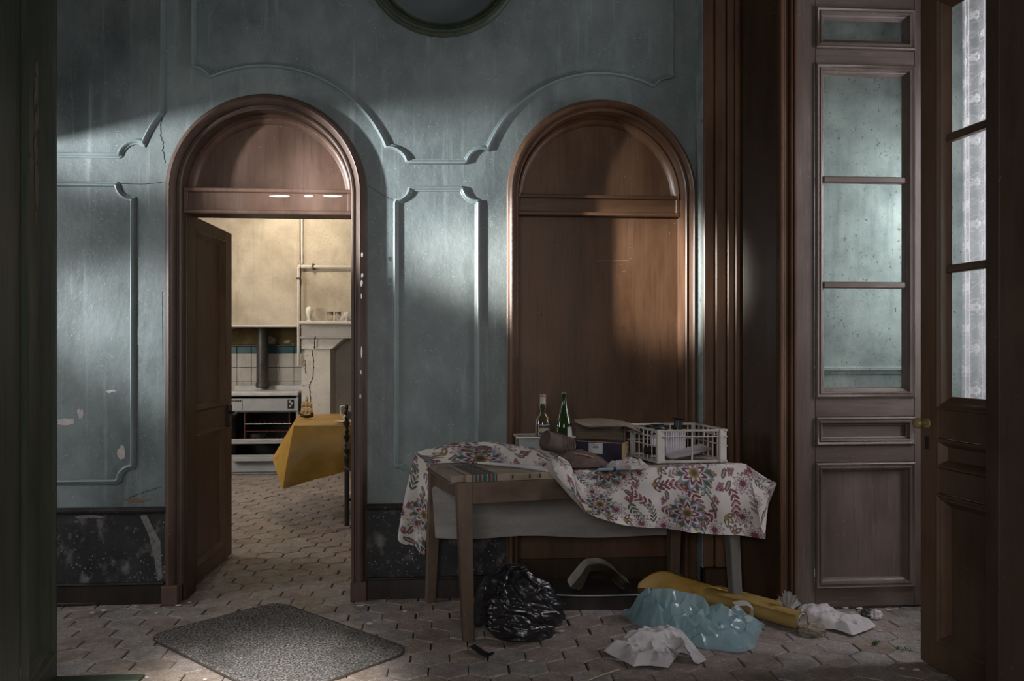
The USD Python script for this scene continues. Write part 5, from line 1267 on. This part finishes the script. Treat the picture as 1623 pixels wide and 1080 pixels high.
# contents
lil = kp(.12, .13, .0)
lp_ = thing('corrugated_panel', 'pale lilac corrugated plastic panel standing inside the crate', 'panel', loc=kp(.16, .12, .008))
a_ = np.linspace(.05, .24, 61); Pp = np.array([[kp(x_, .12 + .0018 * math.cos(i * PI / 2) , z_) for z_ in (.010, .150)] for i, x_ in enumerate(a_)])
part(lp_, 'sheet', cat(grid(Pp), grid(Pp + ce2n * .004)), 'plastic_lilac', smooth=20)
mg = [[kp(.10 + .22 * t, .03 + .09 * s_, .018 + .050 * t ** 1.3 + .012 * s_) for s_ in np.linspace(0, 1, 6)] for t in np.linspace(0, 1, 18)]
mgz = thing('magazine', 'curled pale magazine lying on the floor of the crate', 'magazine', loc=kp(.2, .06, .02))
part(mgz, 'cover', grid(np.array(mg)), 'magazine', smooth=True); part(mgz, 'pages', grid(np.array(mg) * 1.0 - (0, 0, .006)), 'paper_grey', smooth=True)
part(mgz, 'pages', grid(np.array([[kp(.09 + .20 * t, .02 + .09 * s_, .012 + .020 * t ** 1.6) for s_ in np.linspace(0, 1, 6)] for t in np.linspace(0, 1, 18)])), 'paper_dark', smooth=True)
tb0 = kp(.055, .025, .058); tdir = (ce2n * .7 - ce1 * .6); tdir /= np.linalg.norm(tdir)
pt_ = thing('black_tube', 'short black plastic tube with a lipped mouth lying in the crate', 'tube', loc=tb0)
part(pt_, 'barrel', lathe([(.020, .002), (.024, .004), (.024, .10), (.020, .10), (.019, .006)], tb0 + (.0, 0, 0), 28, tdir), 'plastic_black')
part(pt_, 'lip', lathe([(.018, .004), (.019, -.004), (.025, -.006), (.028, -.002), (.028, .008), (.024, .012)], tb0, 28, tdir), 'plastic_rim')
tc = kp(.155, .19, .12)
pp = thing('drain_pipe_piece', 'black plastic pipe piece with a flared flange sticking up out of the crate', 'pipe', loc=tc)
tz = atD(1078, 663, depth(tc))[2]
tilt = np.array([.12, 0, 1.0])
tcx = atD(1073, 690, depth(tc)); tcx[2] = tc[2]
part(pp, 'barrel', lathe([(.023, 0), (.023, tz - tc[2]), (.019, tz - tc[2]), (.019, .01)], tcx, 26, tilt), 'plastic_black')
part(pp, 'flange', lathe([(.022, tz - tc[2] - .012), (.036, tz - tc[2] - .004), (.037, tz - tc[2]), (.020, tz - tc[2] + .001)], tcx, 26, tilt), 'plastic_black')
cb_ = thing('cable_coil', 'coil of black cable heaped in the back of the crate', 'cable', loc=kp(.08, .19, .1))
ctr = kp(.085, .17, .155); rr = np.random.default_rng(4)
for q_ in range(6):
    an = np.linspace(0, 2 * PI, 40, endpoint=False); rad = .078 - .004 * q_
    tl = rr.uniform(-.18, .18, 2)
    pts = np.array([ctr + ce1 * rad * math.cos(t) * 1.0 + ce2n * rad * .72 * math.sin(t) + np.array([0, 0, .006 * q_ - .02 + tl[0] * rad * math.cos(t) + tl[1] * rad * math.sin(t)]) for t in an])
    part(cb_, 'turn', tube(pts, .0052, 8, closed=True), 'plastic_black', smooth=True)

# ================================================================== ON THE FLOOR
# door mat, turned at an angle
ml, mt, mr_ = onZ(234, 1012), onZ(440, 956), onZ(656, 1033)
mu = mr_ - mt; mv = ml - mt
Lu, Lv = np.linalg.norm(mu), np.linalg.norm(mv); mu /= Lu
mv = np.array([mu[1], -mu[0], 0]); mv = mv if mv[1] < 0 else -mv
mo_ = mt
rp = sbox(.0, .0, Lu, Lv).buffer(-.11).buffer(.11)
gx, gy = np.meshgrid(np.linspace(0, Lu, 150), np.linspace(0, Lv, 110), indexing='ij')
rgn = np.random.default_rng(3)
from shapely import contains_xy
ins_ = contains_xy(rp.buffer(.002), gx, gy)
# pull outside points onto the rounded outline
cxm, cym = Lu / 2, Lv / 2
bx_, by_ = gx.copy(), gy.copy()
for i, j in zip(*np.nonzero(~ins_)):
    q = rp.exterior.interpolate(rp.exterior.project(Point(gx[i, j], gy[i, j]))); bx_[i, j], by_[i, j] = q.x, q.y
edge_d = np.minimum.reduce([bx_, Lu - bx_, by_, Lv - by_])
hz = .007 * np.clip(edge_d / .012, 0, 1) ** .5 + rgn.normal(0, .0016, bx_.shape) * (edge_d > .004) + .003 * fb(np.stack([bx_, by_, bx_ * 0], -1).reshape(-1, 3), 7, 3, 2).reshape(bx_.shape)
Pm = mo_ + bx_[..., None] * mu + by_[..., None] * mv; Pm[..., 2] = .004 + np.maximum(hz, .0)
rug = thing('door_mat', 'worn grey speckled door mat lying askew on the hexagonal tiles', 'mat', loc=tuple(mo_ + mu * Lu / 2 + mv * Lv / 2))
part(rug, 'pile', grid(Pm), 'rug_fibre', smooth=True)
bf = Fr(mo_ + (0, 0, .002), mu, (0, 0, 1), mv)
ext = np.array(rp.exterior.coords)[:-1]
part(rug, 'binding', bf.sweep(ext, [(-.004, -.001), (-.004, .004), (-.001, .007), (.004, .006), (.005, -.001)], closed=True), 'debris_dark')
# black bin bag
c = cw((826 - CX) / F * 3.97, 3.97)
m = trimesh.creation.icosphere(subdivisions=6); v = np.array(m.vertices)
th_ = np.arctan2(v[:, 1], v[:, 0]); zz = v[:, 2]
rad = np.sqrt(np.clip(1 - zz ** 2, 0, 1))
# pear shape: flat wide bottom, gathered top
hz = np.where(zz < 0, zz * .42, zz)
prof_r = np.interp(zz, [-1, -.85, -.4, .0, .35, .65, .85, 1.0], [.0, .78, 1.0, 1.0, .86, .60, .34, .10])
bag = np.stack([np.cos(th_) * prof_r * .198, np.sin(th_) * prof_r * .185, (np.interp(zz, [-1, -.85, -.4, 0, .35, .65, .85, 1], [0, .008, .06, .125, .195, .250, .285, .315]))], 1)
nrm = np.stack([np.cos(th_) * rad, np.sin(th_) * rad, zz * .6], 1)
swirl = np.stack([np.cos(th_ * 1.0 + zz * .9) * 2.4, np.sin(th_ + zz * .9) * 2.4, zz * .8 + .35 * th_ * 0], 1)
w1 = ridge(swirl, 1.2, 2, 3) - .6
diag = np.stack([np.cos(th_) * 1.3, np.sin(th_) * 1.3, zz * 5.5 + 1.4 * np.sin(th_ + .5)], 1)
w2 = ridge(diag, 1.1, 2, 8) - .6
fc_ = np.random.default_rng(5).normal(size=(90, 3)); fc_ /= np.linalg.norm(fc_, axis=1, keepdims=True)
dd_ = np.sort(np.linalg.norm(v[:, None] - fc_[None], axis=2), axis=1); w3 = .5 - np.clip((dd_[:, 1] - dd_[:, 0]) * 6, 0, 1)
top_w = np.clip((zz - .1) / .6, 0, 1); low_w = 1 - top_w * .7
bag = bag + nrm * (w1 * .050 * (.35 + top_w) + w2 * .024 * low_w + fb(v, 1.6, 2, 5) * .07 + w3 * .007 * (.4 + top_w))[:, None] * np.clip((zz + 1) * 6, 0, 1)[:, None]
bag[:, 0] += .035 * np.clip(zz, 0, 1) * -1 + .01
bag[:, 2] = np.maximum(bag[:, 2], .002)
bb_ = thing('bin_bag', 'tied shiny black bin bag sitting on the tiles under the table', 'bag', loc=c)
part(bb_, 'bag', (bag + c, np.array(m.faces)), 'bag_black', smooth=True)
kt_ = c + (-.028, 0, .305)
kn = trimesh.creation.icosphere(subdivisions=3); kv = np.array(kn.vertices); kv = kv * (1 + .9 * (ridge(kv, 1.6, 3, 3) - .6))[:, None] * [.052, .035, .022]
part(bb_, 'knot', (kv + kt_ + (.0, 0, .0), np.array(kn.faces)), 'bag_black', smooth=True)
ear = [[kt_ + (-.03 - .055 * t + .01 * math.sin(5 * s_), -.01 + .03 * (s_ - .5), .008 + .004 * t - .02 * t * t + .012 * math.sin(6 * s_ + t * 3)) for s_ in np.linspace(0, 1, 12)] for t in np.linspace(0, 1, 10)]
part(bb_, 'tied_end', grid(np.array(ear)), 'bag_black', smooth=True)
ear = [[kt_ + (.025 + .03 * t, -.01 + .03 * (s_ - .5), .008 + .03 * t + .008 * math.sin(6 * s_ + t * 3)) for s_ in np.linspace(0, 1, 12)] for t in np.linspace(0, 1, 8)]
part(bb_, 'tied_end', grid(np.array(ear)), 'bag_black', smooth=True)
# dull dark bundle leaning on it
s0_ = cw((758 - CX) / F * 3.99, 3.99, .02); s1_ = cw((779 - CX) / F * 4.03, 4.03, .255)
pts = spline([s0_, lerp(s0_, s1_, .4) + (-.012, 0, .01), s1_], 26)
vv, ff = tube(pts, np.interp(np.linspace(0, 1, 26), [0, .08, .3, .7, .93, 1], [.012, .030, .036, .036, .03, .008]), 18)
vv = vv + (fb(vv, 26, 3, 2) * .014)[:, None] * np.array([1, 1, .4])
vv[:, 2] = np.maximum(vv[:, 2], .002)
single('fabric_bundle', (vv, ff), 'sock_black', 'dull black knitted bundle leaning between table leg and bin bag', 'bundle', smooth=True)
st_ = [onZ(748, 1023, .018), onZ(756, 1028, .022), onZ(764, 1034, .016), onZ(775, 1038, .012), onZ(779, 1034, .010)]
sp_ = spline(st_, 24); wdt = np.array([.013, .010, .0])
strap = np.stack([sp_ - wdt, sp_ + wdt, sp_ + wdt - (0, 0, .006), sp_ - wdt - (0, 0, .006)], 1)
single('rubber_strap', grid(strap, wrap_v=True), 'plastic_black', 'short curled black strap on the tiles before the table leg', 'strap')
# low black tray box with an old book on it
q1, q2 = onZ(884, 970, 0), onZ(1040, 968, 0)
ed = q2 - q1; Lt_ = np.linalg.norm(ed); ed /= Lt_; eb = np.array([-ed[1], ed[0], 0])
tb_ = thing('black_tray', 'low black box lying flat on the floor beneath the table', 'box', loc=tuple((q1 + q2) / 2 + eb * .14))
cc = (q1 + q2) / 2 + eb * .15
part(tb_, 'body', hbox(cc + (0, 0, .036), Lt_ / 2, .14, .036, ed, eb, (0, 0, 1), .004), 'wood_chair')
part(tb_, 'lid', hbox(cc + (0, 0, .078), Lt_ / 2 + .006, .148, .006, ed, eb, (0, 0, 1), .003), 'plastic_black')
part(tb_, 'rim', tube(spline([q1 + (-.01, 0, .088), q1 + ed * Lt_ * .35 + (0, -.006, .082), q1 + ed * Lt_ * .6 + (0, -.006, .083), q2 + (.0, -.004, .086)], 20), .0032, 6), 'steel')
bz = .088
bkq = [atD(899, 920, 4.46), atD(914, 900, 4.48), atD(930, 886, 4.5), atD(948, 885, 4.51), atD(966, 893, 4.5), atD(981, 908, 4.48), atD(994, 918, 4.46)]
book = thing('old_book', 'wrinkled old book opened face down like a tent on the black box', 'book', loc=(cc[0], cc[1], bz))
sp1 = spline(bkq, 40)
front_off = np.array([.006, -.09, -.012])
Pb = np.array([[sp1[i] + (front_off * t) * (1 + .15 * math.sin(i * .3)) + (0, 0, -.006 * math.sin(PI * t) + .006 * float(fb(np.array([i * .2, t * 3, 0]), 1.0, 2, 3))) for t in np.linspace(0, 1, 12)] for i in range(40)])
Pb[..., 2] = np.maximum(Pb[..., 2], bz)
part(book, 'cover', grid(Pb), 'paper_old', smooth=True)
for q_ in range(4):
    Pc = Pb.copy(); Pc[..., 2] = np.maximum(Pc[..., 2] - .009 * (q_ + 1), bz); Pc[:, :, 0] *= 1.0
    w_ = np.linspace(-1, 1, 40)[:, None]; Pc[..., 0] = Pc[..., 0] - w_ * .010 * (q_ + 1)
    part(book, 'leaf', grid(Pc), 'paper_dark', smooth=True)
# yellow oilcloth heap and two rolls
def heap3(pxs, D, ridge_px, seed, mat, name, label, catg):
    pass
base = [onZ(a_, b_, 0) for a_, b_ in ((1008, 958), (1050, 962), (1100, 964), (1160, 964))]
crest = [atD(1012, 925, 4.42), atD(1052, 905, 4.43), atD(1085, 915, 4.42), atD(1160, 938, 4.40)]
b_s, c_s = spline(base, 50), spline(crest, 50)
b_s = np.array([lerp(b_s[i], atD(proj(b_s[i])[0], proj(b_s[i])[1], depth(b_s[i])), 0) for i in range(50)])
Py = []
for i in range(50):
    col = []
    for t in np.linspace(0, 1, 20):
        q = lerp(b_s[i], c_s[i], t); q[2] += .012 * math.sin(t * 2 * PI) * math.sin(i * .12) + .010 * math.sin(PI * t)
        col.append(q)
    for t in np.linspace(.1, 1, 8):
        q = c_s[i] + np.array([0, .06 * t, 0]); q[2] = c_s[i][2] * (1 - t) ** .8 + .003; col.append(q)
    Py.append(col)
Py = np.array(Py); Py[..., 2] = np.maximum(Py[..., 2], .004)
single('yellow_oilcloth', grid(Py), 'oilcloth_yellow', 'mustard oilcloth piled in a peak on the floor behind the blue bag', 'oilcloth', smooth=True)
def roll(name, label, pA, pB, r, turns, inner=True):
    ax = pB - pA; L_ = np.linalg.norm(ax); ax /= L_
    side_ = np.cross(ax, [0, 0, 1]); side_ /= np.linalg.norm(side_); upv = np.cross(side_, ax)
    n_ = 90; t_ = np.linspace(0, 1, n_); ang_ = t_ * turns * 2 * PI + .8; rad_ = r * (1 - .42 * t_)
    P_ = np.array([[pA + ax * s_ * L_ + side_ * rad_[i] * math.cos(ang_[i]) * (1 + .05 * math.sin(7 * s_)) + upv * rad_[i] * math.sin(ang_[i]) * .86 for s_ in np.linspace(0, 1, 16)] for i in range(n_)])
    P_[..., 2] -= P_[..., 2].min() - .003
    rt = thing(name, label, 'roll', loc=tuple((pA + pB) / 2 * np.array([1, 1, 0])))
    part(rt, 'sheet', grid(P_), 'roll_ochre', smooth=True)
    if inner:
        q = pB + (0, 0, r * .9); part(rt, 'lining', cat(lathe([(r * .62, -.03), (r * .70, .004), (r * .64, .006), (r * .3, -.02)], pB + np.array([0, 0, P_[:, -1, 2].mean() - pB[2]]), 24, ax)), 'paper_grey', label='white lining paper')
    return rt
roll('floor_covering_roll', 'ochre oilcloth roll lying in front, its open end towards the right', cw((1092 - CX) / F * 4.50, 4.50, .05), cw((1271 - CX) / F * 3.985, 3.985, .05), .056, 2.2)
roll('floor_covering_roll', 'ochre oilcloth roll lying behind, tucked against the dark boarded reveal', cw((1125 - CX) / F * 4.52, 4.52, .05), cw((1243 - CX) / F * 4.16, 4.16, .05), .050, 2.0, False)
# blue plastic bag
from scipy.spatial import Delaunay
def film(out_px, hfun, seed, npts, amp, z0=0.0, fine=.006, sub=2):
    """crumpled film: random facets over an outline on the floor, heights from hfun(r, x, y), sharp creases"""
    r_ = np.random.default_rng(seed)
    Pn = np.array([onZ(a_, b_, z0) for a_, b_ in out_px])[:, :2]; pg_ = Polygon(Pn).buffer(0)
    bd = np.array([pg_.exterior.interpolate(t, normalized=True).coords[0] for t in np.linspace(0, 1, int(npts ** .5 * 3.2), endpoint=False)])
    x0, y0, x1, y1 = pg_.bounds; pts = []
    while len(pts) < npts:
        q = r_.uniform((x0, y0), (x1, y1))
        if pg_.contains(Point(q)) and (not pts or min((q[0] - a_[0]) ** 2 + (q[1] - a_[1]) ** 2 for a_ in pts) > .30 * pg_.area / npts): pts.append(q)
    A_ = np.vstack([bd, pts]); tri_ = Delaunay(A_).simplices
    cen = A_[tri_].mean(1); tri_ = tri_[contains_xy(pg_.buffer(.002), cen[:, 0], cen[:, 1])]
    dist = np.array([pg_.exterior.distance(Point(q)) for q in A_]); dist /= dist.max()
    h = hfun(dist, A_[:, 0], A_[:, 1]) + r_.normal(0, amp, len(A_)) * np.minimum(1, dist * 4 + .12)
    v = np.column_stack([A_, z0 + np.maximum(h, .003 + .006 * r_.random(len(A_)))])
    m = trimesh.Trimesh(v, tri_, process=False)
    for _ in range(sub):
        m = m.subdivide()
    v = np.array(m.vertices); v[:, 2] += fine * (ridge(v * [1, 1, .6], 22, 3, seed) - .6) * np.minimum(1, (v[:, 2] - z0) / .02)
    v[:, 2] = np.maximum(v[:, 2], z0 + .002)
    return v, np.array(m.faces)
out_px = [(985, 975), (1003, 973), (1040, 975), (1085, 985), (1130, 990), (1175, 990), (1214, 990), (1204, 1006), (1197, 1030), (1172, 1039), (1140, 1033), (1108, 1030), (1062, 1014), (1022, 1000), (1000, 989)]
c = np.array([onZ(a_, b_, 0) for a_, b_ in out_px]).mean(0)
def hb(d, x, y):
    yb = np.clip((y - c[1] + .12) / .25, 0, 1); xb = np.clip(1 - ((x - c[0] - .03) / .42) ** 2, .25, 1)
    return np.clip(d * 2.4, 0, 1) ** .55 * (.055 + .125 * yb) * xb
blue = thing('blue_plastic_bag', 'crumpled translucent blue plastic bag on the tiles under the table', 'bag', loc=tuple(c))
part(blue, 'film', film(out_px, hb, 14, 210, .018, fine=.020), 'bag_blue', smooth=24)
part(blue, 'inner_fold', film([(a_ + (1090 - a_) * .08, b_ + (1000 - b_) * .08) for a_, b_ in out_px], lambda d, x, y: .6 * hb(d, x, y), 15, 150, .014, fine=.018), 'bag_blue', smooth=24)
hl = [atD(1160, 955, 4.02), atD(1178, 952, 4.02), atD(1189, 960, 4.0), atD(1189, 972, 3.98), atD(1178, 978, 3.97)]
hs_ = spline(hl, 30)
part(blue, 'handle', grid(np.stack([hs_, hs_ + (0, -.012, .004), hs_ + (.004, -.028, -.004), hs_ + (.0, -.045, -.012)], 1)), 'bag_clear', smooth=True)
# white cloth in front of it
single('white_cloth', mound([(957, 1036), (978, 1020), (1002, 1012), (1020, 1004), (1035, 1004), (1062, 1003), (1085, 1010), (1100, 1026), (1121, 1048), (1106, 1055), (1095, 1043), (1077, 1038), (1059, 1063), (1030, 1058), (1004, 1061), (978, 1046)], .004, .042, 21, n=220, rings=90, fold=3.0, sc=8.0), 'cloth_white', 'crumpled white cloth on the tiles before the blue plastic bag', 'cloth', smooth=True)
# lace rag at the end of the rolls
lace_rag = thing('lace_rag', 'twisted white lace rag trailing from the ochre rolls across the floor', 'rag', loc=tuple(onZ(1300, 990)))
part(lace_rag, 'sheet', mound([(1258, 978), (1266, 966), (1290, 966), (1312, 972), (1335, 984), (1389, 996), (1372, 1003), (1352, 1010), (1325, 1002), (1300, 998), (1280, 990)], .004, .05, 8, n=140, rings=60, fold=2.2, sc=9), 'cloth_white', smooth=True)
rc = cw((1247 - CX) / F * 4.10, 4.10, .075)
fan = []
for i, a_ in enumerate(np.linspace(-.9, 1.15, 60)):
    fan.append([rc + np.array([math.sin(a_) * (.012 + .062 * t), -.02 * math.cos(i * .9) * t - .012 * math.sin(i * .5), math.cos(a_) * (.012 + .085 * t) + .008 * math.cos(i * .75) * t - .02]) for t in np.linspace(0, 1, 10)])
part(lace_rag, 'ruffle', grid(np.array(fan)), 'bag_clear', smooth=True)
part(lace_rag, 'ruffle', grid(np.array([[q + (lerp(np.array([0, 0, 0]), np.array([.075, -.02, -.075]), t)) for t in np.linspace(0, 1, 8)] for q in [f_[2] for f_ in fan]])), 'cloth_white', smooth=True)
c_ = cw((1287 - CX) / F * 3.93, 3.93); single('brown_scrap', crumple_ball(c_, .055, .04, .035, 9, 4, .9), 'cloth_brownish', 'crumpled brownish scrap by the open end of the front ochre roll', 'scrap')
for i, (px, py, rx, rz, mt_, lb_x) in enumerate(((1388, 981, .030, .028, 'cloth_white', 'crumpled white tissue wad lying before the glazed door'), (1376, 979, .032, .026, 'metal_dark', 'dark crumpled scrap touching the white tissue wad'), (1350, 979, .022, .016, 'paper_grey', 'small torn pale paper between lace rag and tissue wad'))):
    single(('tissue_wad', 'dark_scrap', 'paper_scrap')[i], crumple_ball(onZ(px, py), rx, rx * .8, rz, 40 + i, 3, .8), mt_, lb_x, ('tissue', 'scrap', 'paper')[i])
# small litter
lr = np.random.default_rng(19)
chips = [(300, 956), (232, 951), (216, 962), (203, 966), (248, 973), (283, 961), (166, 969), (147, 973), (475, 972), (480, 1031), (586, 990), (642, 970), (840, 1049), (1298, 1003), (1445, 960), (1452, 1063), (1430, 1061), (1395, 1001), (1408, 968), (1362, 966), (325, 1078), (233, 1075), (1340, 965), (1050, 968), (890, 1002)]
for i, (px, py) in enumerate(chips):
    q = onZ(px, py, .001); r_ = lr.uniform(.006, .013)
    single('plaster_chip', crumple_ball(q, r_ * 1.3, r_ * .8, r_ * .5, 100 + i, 1, .7), 'plaster_bare', 'small pale chip of plaster lying on the hall tiles', 'chip', group='plaster chips on the tiles', smooth=False)
p, q = onZ(932, 1079, .004), onZ(981, 1062, .006)
single('straw', tube([p, lerp(p, q, .5) + (0, 0, .003), q], .0028, 6), 'straw', 'single dry straw lying on the tiles at the bottom edge', 'straw')
for i, (px, py, s_, lab) in enumerate(((1432, 1031, 1.0, 'larger green sprig of moss on the tiles near the right door leaf'), (1388, 1021, .5, 'smaller green sprig of moss left of the larger one'))):
    ms = []
    c0 = onZ(px, py, .003)
    for k_ in range(34):
        a_ = lr.uniform(0, 2 * PI); o = np.array([lr.normal(0, .03) * s_, lr.normal(0, .014) * s_, 0]); d_ = np.array([math.cos(a_), math.sin(a_), .7]) * lr.uniform(.008, .018); w_ = np.array([-math.sin(a_), math.cos(a_), 0]) * .003
        b0_ = c0 + o; ms.append((np.array([b0_ - w_ * .4, b0_ + d_ * .5 - w_, b0_ + d_, b0_ + d_ * .5 + w_, b0_ + w_ * .4]), np.array([[0, 1, 4], [1, 3, 4], [1, 2, 3]])))
    single('moss_sprig', cat(*ms), 'moss_green', lab, 'moss', kind='stuff', smooth=False)
q1 = onZ(92, 960, 0); q2 = onZ(156, 960, 0)
single('wood_strip', box(q1[0] - .4, q2[0], q1[1] - .03, q1[1] - .002, .001, .018), 'wood_chair', 'dark loose wood strip lying along the left baseboard', 'strip')
p, q = onZ(566, 960, .004), onZ(577, 960, .004); single('wood_splinter', tube([p, q], .004, 6), 'straw', 'tan splinter of wood on the tiles at the right jamb of the open doorway', 'splinter')
# dark runner under the floor bar is part of the setting; lace behind the glazed leaf
def lace_alpha(U, V):
    a_ = np.full(U.shape, .36) + .10 * np.sin(U * 900) * np.sin(V * 900) + .16 * (meshkit.noise(np.stack([U * 60, V * 60, U * 0], -1), 3) - .5)
    fl = np.zeros(U.shape)
    for iu in range(-1, 9):
        for iv in range(-1, 30):
            cx_, cy_ = (iu + .5 * (iv % 2)) * .075, iv * .085
            dx_, dy_ = U - cx_, V - cy_; r = np.hypot(dx_, dy_); an = np.arctan2(dy_, dx_)
            R_ = .021 * (.45 + .55 * np.abs(np.cos(4 * an))); fl = np.maximum(fl, ((r < R_) & (r > .004)) * 1.0)
            fl = np.maximum(fl, (np.abs(r - .031 - .004 * np.sin(an * 5)) < .0016) * .55)
    w_ = np.clip((2.1 - V) / .5, 0, 1)
    return np.clip(a_ + fl * .60 * w_ + .0, 0, .97)
ln_u, ln_z = 150, 460
U1 = np.linspace(.150, .60, ln_u); V1 = np.linspace(1.02, 3.1, ln_z)
UU, VV = np.meshgrid(U1, V1, indexing='ij')
fold = .012 * np.sin(UU * 62 + 1.2 * np.sin(VV * .9)) + .006 * np.sin(UU * 140 + VV * .6) + .004 * np.sin(UU * 230)
Pl = R4.O + UU[..., None] * R4.ex + VV[..., None] * R4.ez + (-.075 + fold)[..., None] * R4.en
al = lace_alpha(UU * 1.25, VV - 1.02) + .12 * np.clip(np.sin(UU * 62 + 1.2 * np.sin(VV * .9)), 0, 1) ** 3
cur = thing('lace_curtain', 'white flowered lace curtain hanging behind the glazed door leaf', 'curtain', loc=tuple(R4.pt(.38, 1.02, -.07)))
part(cur, 'lace', grid(Pl), 'lace', smooth=True, col=np.repeat(np.clip(al, 0, .98).reshape(-1, 1), 3, 1))
part(cur, 'rod', tube([R4.pt(.15, 3.1, -.07), R4.pt(.62, 3.1, -.07)], .006), 'brass')
